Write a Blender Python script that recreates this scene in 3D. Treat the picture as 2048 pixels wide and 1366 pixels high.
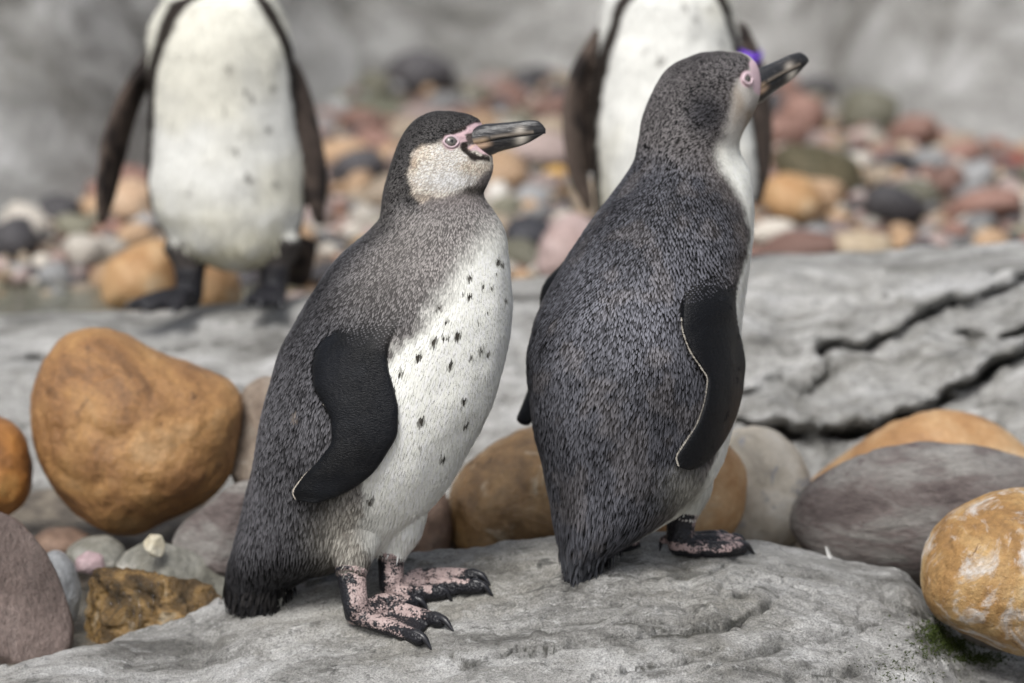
import bpy, bmesh, math, random
import numpy as np
from mathutils import Vector, Matrix
from mathutils.bvhtree import BVHTree
from mathutils.kdtree import KDTree

for o in list(bpy.data.objects):
    bpy.data.objects.remove(o)
scene = bpy.context.scene
COL = scene.collection
R = math.radians
rng = np.random.default_rng(7)

# ------------------------------------------------------------------ camera, sky, sun, exposure
PITCH = R(12.0)
DIST = 6.0
S = 0.00055                      # metres per photo pixel (2048 wide) at DIST
FWD = np.array([0.0, math.cos(PITCH), -math.sin(PITCH)])
UP = np.array([0.0, math.sin(PITCH), math.cos(PITCH)])
CAM = -DIST * FWD

cam_data = bpy.data.cameras.new('camera')
cam = bpy.data.objects.new('camera', cam_data)
COL.objects.link(cam)
cam.location = CAM
cam.rotation_euler = (math.pi / 2 - PITCH, 0, 0)
cam_data.sensor_width = 36.0
cam_data.lens = 36.0 * DIST / (2048 * S)
cam_data.clip_start = 0.1
cam_data.clip_end = 500
cam_data.dof.use_dof = True
cam_data.dof.focus_distance = 5.97
cam_data.dof.aperture_fstop = 2.9
scene.camera = cam

SUN_EL, SUN_AZ = R(58), R(205)   # azimuth clockwise from +Y
world = bpy.data.worlds.new('World')
scene.world = world
world.use_nodes = True
wn = world.node_tree.nodes
wl = world.node_tree.links
sky = wn.new('ShaderNodeTexSky')
sky.sky_type = 'NISHITA'
sky.sun_disc = False
sky.sun_elevation = SUN_EL
sky.sun_rotation = SUN_AZ
sky.dust_density = 4.0
hs = wn.new('ShaderNodeHueSaturation')      # an overcast sky: nearly neutral
hs.inputs['Saturation'].default_value = 0.42
bg = wn['Background']
bg.inputs['Strength'].default_value = 0.082
wl.new(sky.outputs[0], hs.inputs['Color'])
wl.new(hs.outputs[0], bg.inputs['Color'])

sun_data = bpy.data.lights.new('sun', 'SUN')
sun_data.energy = 1.5
sun_data.angle = R(22)
sun_data.color = (1.0, 0.985, 0.96)
sun = bpy.data.objects.new('sun', sun_data)
COL.objects.link(sun)
sd = Vector((math.sin(SUN_AZ) * math.cos(SUN_EL), math.cos(SUN_AZ) * math.cos(SUN_EL), math.sin(SUN_EL)))
sun.rotation_euler = (-sd).to_track_quat('-Z', 'Y').to_euler()
sun.location = sd * 10

scene.view_settings.view_transform = 'Standard'
scene.view_settings.look = 'None'
scene.view_settings.gamma = 1
scene.view_settings.use_curve_mapping = False
scene.view_settings.exposure = 0.95
scene.render.engine = 'CYCLES'


# ------------------------------------------------------------------ helpers
def P(px, py, d):
    s = S * d / DIST
    return (d - DIST) * FWD + np.array([(px - 1024) * s, 0, 0]) + (683 - py) * s * UP


def proj(p):
    rel = np.asarray(p) - CAM
    d = rel @ FWD
    s = S * d / DIST
    return 1024 + rel[..., 0] / s, 683 - (rel @ UP) / s, d


def on_plane(px, py, z):
    a = P(px, py, DIST) - CAM
    t = (z - CAM[2]) / a[2]
    return CAM + a * t


def sstep(a, b, x):
    t = np.clip((x - a) / (b - a), 0, 1)
    return t * t * (3 - 2 * t)


def _hash(ix, iy, iz, seed):
    h = (ix.astype(np.int64) * 374761393 + iy.astype(np.int64) * 668265263 + iz.astype(np.int64) * 2147483647 + seed * 1274126177) & 0xFFFFFFFF
    h = ((h ^ (h >> 13)) * 1274126177) & 0xFFFFFFFF
    h = (h ^ (h >> 16)) & 0xFFFFFFFF
    h = (h * 2246822519) & 0xFFFFFFFF
    h = h ^ (h >> 15)
    return (h & 0xFFFFFF) / float(0xFFFFFF)


def vnoise(p, seed=0):
    p = np.asarray(p, float)
    f = np.floor(p)
    i = f.astype(np.int64)
    t = p - f
    t = t * t * t * (t * (t * 6 - 15) + 10)
    r = 0
    for dx in (0, 1):
        wx = t[:, 0] if dx else 1 - t[:, 0]
        for dy in (0, 1):
            wy = t[:, 1] if dy else 1 - t[:, 1]
            for dz in (0, 1):
                wz = t[:, 2] if dz else 1 - t[:, 2]
                r = r + wx * wy * wz * _hash(i[:, 0] + dx, i[:, 1] + dy, i[:, 2] + dz, seed)
    return r * 2 - 1


def fbm(p, octs=4, seed=0, gain=0.5):
    p = np.asarray(p, float)
    r = np.zeros(len(p))
    a = 1.0
    for k in range(octs):
        r += a * vnoise(p * (2.03 ** k) + 17.3 * k, seed + k)
        a *= gain
    return r


def poly_dist(x, y, pts):
    """distance of points to an open polyline"""
    best = np.full(np.shape(x), 1e9)
    for (x0, y0), (x1, y1) in zip(pts[:-1], pts[1:]):
        dx, dy = x1 - x0, y1 - y0
        t = np.clip(((x - x0) * dx + (y - y0) * dy) / (dx * dx + dy * dy + 1e-9), 0, 1)
        best = np.minimum(best, np.hypot(x - x0 - t * dx, y - y0 - t * dy))
    return best


def in_poly(x, y, pts):
    ins = np.zeros(np.shape(x), bool)
    n = len(pts)
    for k in range(n):
        x0, y0 = pts[k]
        x1, y1 = pts[(k + 1) % n]
        c = ((y0 > y) != (y1 > y)) & (x < (x1 - x0) * (y - y0) / (y1 - y0 + 1e-12) + x0)
        ins ^= c
    return ins


def soft_poly(x, y, pts, soft):
    d = poly_dist(x, y, pts + [pts[0]])
    sgn = np.where(in_poly(x, y, pts), d, -d)
    return sstep(-soft, soft, sgn)


def crv(xs, ys, x):
    """smooth (Catmull-Rom like, monotone-limited) interpolation"""
    xs = np.asarray(xs, float)
    ys = np.asarray(ys, float)
    x = np.clip(x, xs[0], xs[-1])
    h = np.diff(xs)
    dl = np.diff(ys) / h
    m = np.zeros_like(ys)
    m[1:-1] = np.where(dl[:-1] * dl[1:] > 0, 2 * dl[:-1] * dl[1:] / (dl[:-1] + dl[1:] + 1e-12 * np.sign(dl[:-1])), 0)
    m[0], m[-1] = dl[0], dl[-1]
    k = np.clip(np.searchsorted(xs, x, side='right') - 1, 0, len(h) - 1)
    t = (x - xs[k]) / h[k]
    return ((2 * t**3 - 3 * t**2 + 1) * ys[k] + (t**3 - 2 * t**2 + t) * h[k] * m[k]
            + (-2 * t**3 + 3 * t**2) * ys[k + 1] + (t**3 - t**2) * h[k] * m[k + 1])


def mesh_np(name, v, quads=None, tris=None, smooth=True):
    me = bpy.data.meshes.new(name)
    v = np.asarray(v, np.float32)
    loops = []
    starts = []
    n = 0
    if quads is not None and len(quads):
        q = np.asarray(quads, np.int32)
        loops.append(q.ravel())
        starts.append(np.arange(len(q)) * 4)
        n = len(q) * 4
    if tris is not None and len(tris):
        t = np.asarray(tris, np.int32)
        loops.append(t.ravel())
        starts.append(n + np.arange(len(t)) * 3)
    loops = np.concatenate(loops)
    starts = np.concatenate(starts).astype(np.int32)
    me.vertices.add(len(v))
    me.vertices.foreach_set('co', v.ravel())
    me.loops.add(len(loops))
    me.loops.foreach_set('vertex_index', loops)
    me.polygons.add(len(starts))
    me.polygons.foreach_set('loop_start', starts)
    me.polygons.foreach_set('use_smooth', np.full(len(starts), smooth))
    me.update(calc_edges=True)
    return me


def grid_quads(nu, nv, wrap=False):
    i, j = np.meshgrid(np.arange(nu - 1), np.arange(nv if wrap else nv - 1), indexing='ij')
    j2 = (j + 1) % nv
    return np.stack([i * nv + j, i * nv + j2, (i + 1) * nv + j2, (i + 1) * nv + j], -1).reshape(-1, 4)


def set_col(me, name, rgb):
    a = me.attributes.new(name, 'FLOAT_COLOR', 'POINT')
    c = np.ones((len(rgb), 4), np.float32)
    c[:, :3] = rgb
    a.data.foreach_set('color', c.ravel())


def link(name, me, mat=None, parent=None, loc=None):
    o = bpy.data.objects.new(name, me)
    COL.objects.link(o)
    if mat is not None:
        me.materials.append(mat)
    if loc is not None:
        o.location = loc
    if parent is not None:
        o.parent = parent
        o.matrix_parent_inverse = Matrix.Translation(-parent.location)
    return o


def tag(o, label=None, cat=None, group=None, kind=None):
    for k, v in (('label', label), ('category', cat), ('group', group), ('kind', kind)):
        if v:
            o[k] = v
    return o


_ico = {}


def ico(sub):
    if sub not in _ico:
        bm = bmesh.new()
        bmesh.ops.create_icosphere(bm, subdivisions=sub, radius=1)
        v = np.array([x.co[:] for x in bm.verts])
        f = np.array([[x.index for x in p.verts] for p in bm.faces])
        bm.free()
        _ico[sub] = (v, f)
    return _ico[sub]


# ------------------------------------------------------------------ materials
class NT:
    def __init__(self, name):
        self.m = bpy.data.materials.new(name)
        self.m.use_nodes = True
        self.t = self.m.node_tree
        self.b = self.t.nodes['Principled BSDF']

    def n(self, kind, **kw):
        nd = self.t.nodes.new('ShaderNode' + kind)
        for k, v in kw.items():
            setattr(nd, k, v)
        return nd

    def l(self, a, b):
        self.t.links.new(a, b)

    def noise(self, vec, scale, detail=6, rough=0.6, dist=0.0):
        nd = self.n('TexNoise')
        nd.inputs['Scale'].default_value = scale
        nd.inputs['Detail'].default_value = detail
        nd.inputs['Roughness'].default_value = rough
        nd.inputs['Distortion'].default_value = dist
        if vec is not None:
            self.l(vec, nd.inputs['Vector'])
        return nd.outputs['Fac']

    def ramp(self, fac, stops):
        nd = self.n('ValToRGB')
        e = nd.color_ramp.elements
        while len(e) < len(stops):
            e.new(0.5)
        for k, (p, c) in enumerate(stops):
            e[k].position = p
            e[k].color = (c, c, c, 1) if not hasattr(c, '__len__') else (*c, 1)
        self.l(fac, nd.inputs['Fac'])
        return nd.outputs['Color']

    def mix(self, fac, a, b, mode='MIX'):
        nd = self.n('Mix', data_type='RGBA', blend_type=mode)
        for sock, val in ((nd.inputs[0], fac), (nd.inputs[6], a), (nd.inputs[7], b)):
            if hasattr(val, 'is_output'):
                self.l(val, sock)
            elif isinstance(val, (int, float)):
                sock.default_value = val
            else:
                sock.default_value = (*val, 1)
        return nd.outputs[2]

    def math(self, op, a, b=0.0):
        nd = self.n('Math', operation=op)
        for sock, val in ((nd.inputs[0], a), (nd.inputs[1], b)):
            if hasattr(val, 'is_output'):
                self.l(val, sock)
            else:
                sock.default_value = val
        return nd.outputs[0]

    def bump(self, h, strength, dist, normal=None):
        nd = self.n('Bump')
        nd.inputs['Strength'].default_value = strength
        nd.inputs['Distance'].default_value = dist
        self.l(h, nd.inputs['Height'])
        if normal is not None:
            self.l(normal, nd.inputs['Normal'])
        return nd.outputs[0]

    def coord(self, scale=(1, 1, 1), rot=(0, 0, 0), which='Object'):
        tc = self.n('TexCoord')
        mp = self.n('Mapping')
        mp.inputs['Scale'].default_value = scale
        mp.inputs['Rotation'].default_value = rot
        self.l(tc.outputs[which], mp.inputs['Vector'])
        return mp.outputs[0]


def rock_mat(name, cols, scale=9, rough=(0.45, 0.8), bump=0.5, grain=0.35, moss=0.0, pale=0.0, palecol=(0.62, 0.58, 0.52),
             stretch=(1, 1, 1), rot=(0, 0, 0), pos=(0.3, 0.45, 0.57, 0.7), spot=0.0, spotcol=(0.03, 0.03, 0.03), fine=120, rand=0.0, spec=0.4):
    N = NT(name)
    v = N.coord(stretch, rot)
    if rand:
        oi = N.n('ObjectInfo')
        ad = N.n('VectorMath', operation='ADD')
        sc = N.n('VectorMath', operation='SCALE')
        sc.inputs['Scale'].default_value = 9.0
        cb = N.n('CombineXYZ')
        N.l(oi.outputs['Random'], cb.inputs[0])
        N.l(oi.outputs['Random'], cb.inputs[1])
        N.l(cb.outputs[0], sc.inputs[0])
        N.l(v, ad.inputs[0])
        N.l(sc.outputs[0], ad.inputs[1])
        v = ad.outputs[0]
    base = N.noise(v, scale, 9, 0.62, 0.6)
    c = N.ramp(base, list(zip(pos, cols)))
    if pale:
        pm = N.ramp(N.noise(v, scale * 1.7, 10, 0.7, 1.0), [(0.62 - pale * 0.25, 0), (0.68 - pale * 0.1, 1)])
        c = N.mix(pm, c, palecol)
    if spot:
        sm = N.ramp(N.noise(v, scale * 3.1, 8, 0.7, 0.5), [(0.66 - spot * 0.2, 0), (0.72 - spot * 0.15, 1)])
        c = N.mix(sm, c, spotcol)
    g = N.noise(v, fine, 5, 0.7)
    gm = N.ramp(g, [(0.3, 1 - grain), (0.7, 1 + grain * 0.4)])
    c = N.mix(1.0, c, gm, 'MULTIPLY')
    if moss:
        mm = N.ramp(N.noise(v, scale * 2.3, 9, 0.75, 0.3), [(0.69 - moss * 0.2, 0), (0.75 - moss * 0.17, 1)])
        c = N.mix(mm, c, (0.04, 0.055, 0.012))
    if rand:
        hv = N.n('HueSaturation')
        hv.inputs['Saturation'].default_value = 0.9
        mr = N.n('MapRange')
        mr.inputs[3].default_value = 0.84 - rand
        mr.inputs[4].default_value = 0.84 + rand
        N.l(oi.outputs['Random'], mr.inputs[0])
        N.l(mr.outputs[0], hv.inputs['Value'])
        N.l(c, hv.inputs['Color'])
        c = hv.outputs[0]
    N.l(c, N.b.inputs['Base Color'])
    rr = N.n('MapRange')
    rr.inputs[1].default_value = 0.35
    rr.inputs[2].default_value = 0.65
    rr.inputs[3].default_value = rough[0]
    rr.inputs[4].default_value = rough[1]
    N.l(N.noise(v, scale * 1.3, 5, 0.6), rr.inputs[0])
    N.l(rr.outputs[0], N.b.inputs['Roughness'])
    N.b.inputs['Specular IOR Level'].default_value = spec
    b1 = N.bump(N.noise(v, scale * 4, 8, 0.65), bump, 0.012)
    b2 = N.bump(g, min(1.0, bump * 1.3), 0.003, b1)
    N.l(b2, N.b.inputs['Normal'])
    return N.m


def grey_rock_mat(name, seed=0.0, light=1.0, sand=0.3, grit=1.0, stain_shade=False, dark=0.85):
    """weathered grey concrete-like rock"""
    N = NT(name)
    v = N.coord((1, 1, 1))
    vs = N.coord((1, 2.0, 2.0), (0, 0, R(18)))
    L = light
    big = N.noise(vs, 5.5 + seed, 9, 0.66, 0.9)
    c = N.ramp(big, [(0.34, (0.095 * L, 0.092 * L, 0.084 * L)), (0.44, (0.20 * L, 0.196 * L, 0.184 * L)), (0.54, (0.30 * L, 0.296 * L, 0.284 * L)), (0.66, (0.43 * L, 0.428 * L, 0.42 * L))])
    ol = N.noise(v, 3.1, 5, 0.55)
    c = N.mix(N.ramp(ol, [(0.50, 0), (0.66, sand)]), c, (0.20 * L, 0.185 * L, 0.15 * L))
    dk = N.noise(vs, 11, 12, 0.75, 1.6)
    c = N.mix(N.ramp(dk, [(0.57, 0), (0.63, dark)]), c, (0.075 * L, 0.073 * L, 0.066 * L))
    streak = N.noise(N.coord((1, 3.0, 3.0), (0, 0, R(24))), 26, 10, 0.75, 1.2)
    c = N.mix(N.ramp(streak, [(0.56, 0), (0.68, 0.65)]), c, (0.47 * L, 0.47 * L, 0.46 * L))
    if stain_shade:      # damp algae-grey patches; crack grooves also get painted shade
        sa = N.n('Attribute', attribute_name='Stain')
        sn = N.math('ADD', sa.outputs['Fac'], N.math('MULTIPLY', N.math('SUBTRACT', N.noise(vs, 17, 12, 0.8, 1.2), 0.5), 3.0))
        c = N.mix(N.ramp(sn, [(0.50, 0), (0.80, 0.7)]), c, (0.10, 0.098, 0.088))
        ca_ = N.n('Attribute', attribute_name='CrackShade')
        c = N.mix(N.math('MULTIPLY', ca_.outputs['Fac'], 0.85), c, (0.028, 0.027, 0.018))  # dark olive dirt tone in the cracks, standing in for groove shade
    ms = N.noise(v, 13, 10, 0.75, 0.6)
    c = N.mix(N.ramp(ms, [(0.69, 0), (0.74, 0.8)]), c, (0.07, 0.08, 0.03))
    pit = N.noise(v, 95, 7, 0.75, 0.4)
    c = N.mix(1.0, c, N.ramp(pit, [(0.30, 1 - 0.6 * grit), (0.45, 1.0), (0.65, 1 + 0.18 * grit)]), 'MULTIPLY')
    fine = N.noise(v, 420, 3, 0.8)
    c = N.mix(1.0, c, N.ramp(fine, [(0.32, 1 - 0.55 * grit), (0.5, 1.0), (0.68, 1 + 0.5 * grit)]), 'MULTIPLY')
    N.l(c, N.b.inputs['Base Color'])
    rr = N.ramp(N.noise(v, 5, 5, 0.6), [(0.4, 0.30), (0.62, 0.75)])
    N.l(rr, N.b.inputs['Roughness'])
    N.b.inputs['Specular IOR Level'].default_value = 0.5
    h1 = N.bump(streak, 0.4, 0.008)
    h2 = N.bump(pit, 0.8, 0.006, h1)
    h3 = N.bump(fine, 0.8, 0.002, h2)
    N.l(h3, N.b.inputs['Normal'])
    return N.m


def plumage_mat():
    N = NT('plumage')
    a = N.n('Attribute', attribute_name='Col')
    m = N.n('Attribute', attribute_name='Mask')
    sp = N.n('SeparateColor')
    N.l(m.outputs['Color'], sp.inputs[0])
    v = N.coord()
    # bare skin of legs and face: pink with black blotches
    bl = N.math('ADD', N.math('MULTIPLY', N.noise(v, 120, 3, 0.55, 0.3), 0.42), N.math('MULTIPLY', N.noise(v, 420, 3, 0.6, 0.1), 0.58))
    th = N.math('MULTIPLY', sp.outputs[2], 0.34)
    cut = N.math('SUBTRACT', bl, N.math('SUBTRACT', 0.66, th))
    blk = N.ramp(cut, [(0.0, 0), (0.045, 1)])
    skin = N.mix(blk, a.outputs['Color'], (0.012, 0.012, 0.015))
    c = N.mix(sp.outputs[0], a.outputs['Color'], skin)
    N.l(c, N.b.inputs['Base Color'])
    N.b.inputs['Roughness'].default_value = 0.5
    rg = N.mix(sp.outputs[1], N.mix(sp.outputs[0], (0.6, 0.6, 0.6), (0.42, 0.42, 0.42)), (0.40, 0.40, 0.40))
    N.l(rg, N.b.inputs['Roughness'])
    spv = N.mix(sp.outputs[1], N.mix(sp.outputs[0], (0.06, 0.06, 0.06), (0.3, 0.3, 0.3)), (0.2, 0.2, 0.22))
    N.l(spv, N.b.inputs['Specular IOR Level'])
    # flipper: fine rows of scale-like feathers; legs: wrinkled scutes
    lines = N.noise(N.coord((1, 1, 4.5), (R(12), R(25), 0)), 260, 3, 0.55, 0.4)
    scut = N.n('TexVoronoi')
    scut.inputs['Scale'].default_value = 330
    N.l(v, scut.inputs['Vector'])
    hmix = N.mix(sp.outputs[0], lines, scut.outputs['Distance'])
    N.l(N.bump(hmix, 0.75, 0.0016, N.bump(N.noise(v, 45, 4, .55), .35, .004)), N.b.inputs['Normal'])
    return N.m


def feather_mat():
    N = NT('feather')
    a = N.n('Attribute', attribute_name='Col')
    N.l(a.outputs['Color'], N.b.inputs['Base Color'])
    N.b.inputs['Roughness'].default_value = 0.55
    N.b.inputs['Specular IOR Level'].default_value = 0.06
    return N.m


def plain(name, col, rough=0.5, spec=0.5, bump=None, coat=0.0):
    N = NT(name)
    N.b.inputs['Base Color'].default_value = (*col, 1)
    N.b.inputs['Roughness'].default_value = rough
    N.b.inputs['Specular IOR Level'].default_value = spec
    N.b.inputs['Coat Weight'].default_value = coat
    if bump:
        N.l(N.bump(N.noise(N.coord(), bump, 5, 0.6), 0.4, 0.001), N.b.inputs['Normal'])
    return N.m


def beak_mat():
    N = NT('beak_horn')
    a = N.n('Attribute', attribute_name='Col')
    v = N.coord((1, 4, 4))
    st = N.noise(v, 130, 6, 0.7, 0.5)
    c = N.mix(N.ramp(st, [(0.54, 0), (0.66, 0.22)]), a.outputs['Color'], (0.2, 0.185, 0.17))
    N.l(c, N.b.inputs['Base Color'])
    N.b.inputs['Roughness'].default_value = 0.32
    N.b.inputs['Specular IOR Level'].default_value = 0.5
    N.l(N.bump(N.noise(N.coord((1, 5, 5)), 70, 5, 0.6), 0.5, 0.002), N.b.inputs['Normal'])
    return N.m


def eye_mat():
    N = NT('eye_iris')
    a = N.n('Attribute', attribute_name='Col')
    N.l(a.outputs['Color'], N.b.inputs['Base Color'])
    N.b.inputs['Roughness'].default_value = 0.3
    N.b.inputs['Coat Weight'].default_value = 0.25
    N.b.inputs['Coat Roughness'].default_value = 0.03
    return N.m


def water_mat(name, col, rough=0.04, ripple=18):
    N = NT(name)
    N.b.inputs['Base Color'].default_value = (*col, 1)
    N.b.inputs['Roughness'].default_value = rough
    N.b.inputs['IOR'].default_value = 1.33
    N.b.inputs['Transmission Weight'].default_value = 0.75
    N.l(N.bump(N.noise(N.coord((1, 2.5, 1)), ripple, 3, 0.5), 0.25, 0.01), N.b.inputs['Normal'])
    return N.m


PLUM = plumage_mat()
FEATH = feather_mat()
BEAK = beak_mat()
EYE = eye_mat()
CLAW = plain('claw_horn', (0.014, 0.014, 0.017), 0.33, 0.5, 300)
LID = plain('eyelid_skin', (0.50, 0.38, 0.41), 0.5, 0.4, 500)

# ------------------------------------------------------------------ ground
gm = rock_mat('wet_gravel_ground', [(0.06, 0.055, 0.045), (0.11, 0.09, 0.07), (0.17, 0.14, 0.11), (0.24, 0.21, 0.18)], scale=14, fine=60)
g = link('ground', mesh_np('ground', [(-120, -60, -0.52), (120, -60, -0.52), (120, 200, -0.52), (-120, 200, -0.52)], [[0, 1, 2, 3]]), gm)
tag(g, kind='structure')


def height_sheet(name, xs, ys, zfun, mat):
    X, Y = np.meshgrid(xs, ys, indexing='ij')
    x, y = X.ravel(), Y.ravel()
    z = zfun(x, y)
    v = np.stack([x, y, z], 1)
    me = mesh_np(name, v, grid_quads(len(xs), len(ys)))
    return me, v


# valley floor between the two rocks
def valley_z(x, y):
    z = -0.41 + 0.055 * sstep(0.30, 0.55, y) + 0.03 * sstep(-0.25, 0.1, x) - 0.12 * sstep(0.22, 0.10, y)
    return z + 0.012 * fbm(np.stack([x * 9, y * 9, x * 0], 1), 4, 3)


me, _ = height_sheet('valley_floor', np.linspace(-1.6, 1.8, 200), np.linspace(-0.5, 1.05, 120), valley_z, None)
vf = link('valley_floor', me, rock_mat('valley_grit', [(0.05, 0.045, 0.035), (0.12, 0.10, 0.08), (0.2, 0.17, 0.13), (0.3, 0.27, 0.23)], scale=20, fine=90, moss=0.2))
tag(vf, kind='structure')

# ------------------------------------------------------------------ the foreground rock
CREST_Y = 0.2
crest_px = [(-700, 1560), (-300, 1420), (0, 1345), (150, 1306), (290, 1270), (400, 1230), (460, 1196), (560, 1164), (700, 1135), (870, 1112), (1000, 1098), (1120, 1088), (1260, 1079),
            (1400, 1079), (1500, 1087), (1580, 1100), (1660, 1119), (1730, 1135), (1800, 1147), (1845, 1185), (1900, 1250), (1960, 1288), (2048, 1300), (2200, 1320), (2700, 1500)]


def crest_point(px, py, yc):
    a = P(px, py, DIST) - CAM
    return CAM + a * ((yc - CAM[1]) / a[1])


def crest_y_px(px):
    return CREST_Y - 0.16 * (1 - sstep(60, 480, px))


cw = np.array([crest_point(px, py, float(crest_y_px(px))) for px, py in crest_px])
F_CRACKS = [
    ([(1100, 1190), (1150, 1185), (1210, 1196), (1260, 1190)], 2.2, 0.006, 0.004),
    ([(1000, 1270), (1050, 1262), (1110, 1266)], 2.2, 0.006, 0.003),
    ([(300, 1340), (380, 1322), (460, 1318), (540, 1300)], 2.2, 0.005, 0.003),
    ([(1600, 1290), (1660, 1280), (1720, 1262), (1760, 1240)], 2.4, 0.007, 0.004),     # polyline, half width (photo px), depth, height of the plate above it
    ([(1040, 1315), (1090, 1300), (1170, 1291), (1240, 1289), (1300, 1278), (1380, 1269), (1430, 1262), (1470, 1245), (1500, 1225), (1545, 1208)], 2.5, 0.0192, 0.008),
    ([(1230, 1246), (1290, 1252), (1360, 1260), (1430, 1260)], 2.2, 0.0144, 0.006),
    ([(905, 1312), (940, 1330), (985, 1318), (1040, 1300), (1090, 1302)], 2.0, 0.0144, 0.004),
    ([(1190, 1352), (1290, 1342), (1400, 1322), (1440, 1312)], 2.5, 0.0120, 0.006),
    ([(1560, 1372), (1620, 1352), (1680, 1353), (1760, 1340)], 2.2, 0.0120, 0.004),
    ([(1280, 1162), (1340, 1159), (1420, 1150), (1452, 1138)], 2.5, 0.0072, 0.004),
    ([(1390, 1205), (1450, 1200), (1500, 1190)], 3.2, 0.0072, 0.003),
    ([(1540, 1208), (1600, 1225), (1650, 1232)], 1.6, 0.0072, 0.0),
    ([(990, 1215), (1040, 1228), (1075, 1218)], 4.5, 0.0048, 0.0),
    ([(1770, 1200), (1810, 1215), (1850, 1235)], 3.2, 0.0144, 0.004),
    ([(1100, 1340), (1180, 1322), (1240, 1330)], 2.0, 0.0072, 0.0),
    ([(640, 1330), (720, 1322), (800, 1335)], 2.0, 0.0048, 0.0),
    ([(1380, 1345), (1440, 1330), (1500, 1318), (1560, 1300)], 2.5, 0.0096, 0.005),
]


def rock_z(x, y, detail=True):
    zc = crv(cw[:, 0], cw[:, 2], x)
    t = crv(cw[:, 0], cw[:, 1], x) - y
    z = zc - np.where(t > 0, 0.05 * t + 0.5 * t * t, 2.2 * t * t + 0.4 * np.abs(t) ** 1.5)
    z = np.maximum(z, -0.75)
    if detail:
        q = np.stack([x, y, z], 1)
        edge = sstep(0.0, 0.12, np.abs(t))
        z = z + 0.006 * fbm(q * 7, 3, 11) * edge
        z = z + 0.0022 * fbm(q * np.array([22, 34, 22]), 4, 21)
        z = z + 0.0011 * fbm(q * np.array([70, 110, 70]), 3, 31)
        # fractured steps: sharp little terraces along the grain
        te_ = 2.6 * vnoise(q * np.array([5, 11, 5]) + 1.7, 43) + 0.5 * vnoise(q * np.array([25, 45, 25]), 44) + 0.22 * vnoise(q * 90, 45)
        fr_ = te_ - np.floor(te_)
        z = z + 0.0042 * (np.floor(te_) + sstep(0.42, 0.58, fr_) - te_) * sstep(0.03, 0.14, np.abs(t)) * sstep(-0.35, 0.1, x)
        # sharp creases between rounded bosses
        z = z - (0.0055 * (1 - np.abs(vnoise(q * np.array([13, 22, 13]) + 9, 46))) ** 4 + 0.003 * (1 - np.abs(vnoise(q * np.array([34, 55, 34]) + 2, 47))) ** 4) * sstep(0.02, 0.10, np.abs(t))
        # lifted plates of rock
        pl = vnoise(q * np.array([6, 15, 6]) + 3.3, 41) + 0.3 * vnoise(q * 40, 42)
        z = z + 0.005 * sstep(-0.03, 0.04, pl)
        px, py, d = proj(np.stack([x, y, zc - np.where(t > 0, 0.05 * t + 0.5 * t * t, 2.2 * t * t)], 1))
        wob = 5 * vnoise(np.stack([px / 28, py / 14, px * 0], 1), 51) + 1.2 * vnoise(np.stack([px / 14, py / 9, px * 0], 1), 52)
        for pts, w, dep, stp in F_CRACKS:
            dd = poly_dist(px, py + wob, pts)
            vary = 0.75 + 0.45 * vnoise(np.stack([px / 22, py / 22, px * 0 + 5], 1), 53)
            z = z - dep * vary * np.exp(-(dd / w) ** 2) - dep * 0.3 * np.exp(-(dd / (w * 4)) ** 2)
            if stp:
                xs_ = [p[0] for p in pts]
                yl = np.interp(px, xs_, [p[1] for p in pts])
                up_ = yl - (py + wob)
                z = z + stp * sstep(0, 3, up_) * np.exp(-np.maximum(up_, 0) / 45) * sstep(xs_[0] - 25, xs_[0] + 30, px) * sstep(xs_[-1] + 25, xs_[-1] - 30, px)
    return z


xs = np.concatenate([np.linspace(-1.25, -0.62, 60)[:-1], np.linspace(-0.62, 0.64, 680), np.linspace(0.64, 1.3, 60)[1:]])
ys = np.concatenate([np.linspace(-1.1, -0.30, 50)[:-1], np.linspace(-0.30, 0.235, 330), np.linspace(0.235, 0.52, 50)[1:]])
me, rv = height_sheet('foreground_rock', xs, ys, rock_z, None)
_px, _py, _ = proj(rv)
STAINS = [(1550, 1295, 60, 32, 1.0), (1600, 1330, 70, 20, .8), (1370, 1150, 85, 12, .9), (1235, 1125, 75, 22, .85), (1010, 1215, 40, 16, .7), (950, 1335, 55, 22, .8), (1080, 1300, 60, 14, .7), (1420, 1262, 60, 10, .9), (1300, 1345, 110, 12, .8),
          (1470, 1195, 60, 10, .7), (1800, 1225, 50, 26, .8), (1870, 1290, 90, 40, 1.0), (1240, 1275, 90, 8, .6), (560, 1215, 60, 14, .6), (700, 1290, 70, 12, .5), (1700, 1340, 80, 14, .7), (880, 1290, 40, 10, .6)]
st_ = np.zeros(len(rv))
for a_, b_, c_, d_, e_ in STAINS:
    st_ = np.maximum(st_, e_ * np.exp(-((_px - a_) / c_) ** 2 - ((_py - b_) / d_) ** 2))
set_col(me, 'Stain', np.repeat(st_[:, None], 3, 1))
_w = 5 * vnoise(np.stack([_px / 28, _py / 14, _px * 0], 1), 51) + 1.2 * vnoise(np.stack([_px / 14, _py / 9, _px * 0], 1), 52)
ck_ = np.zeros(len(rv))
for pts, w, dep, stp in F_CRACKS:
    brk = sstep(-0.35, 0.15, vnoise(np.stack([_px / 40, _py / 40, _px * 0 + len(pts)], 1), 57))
    ck_ = np.maximum(ck_, np.exp(-(poly_dist(_px, _py + _w, pts) / (1.5 + 130 * dep)) ** 2) * brk * min(1, dep / 0.012))  # groove shade of the slab cracks, painted into the colour
set_col(me, 'CrackShade', np.repeat(ck_[:, None], 3, 1))
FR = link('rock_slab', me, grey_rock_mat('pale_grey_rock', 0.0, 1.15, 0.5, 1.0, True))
tag(FR, 'pale grey cracked rock slab under the two dark-backed penguins', 'rock')
_f = [tuple(p.vertices) for p in me.polygons]
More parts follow.
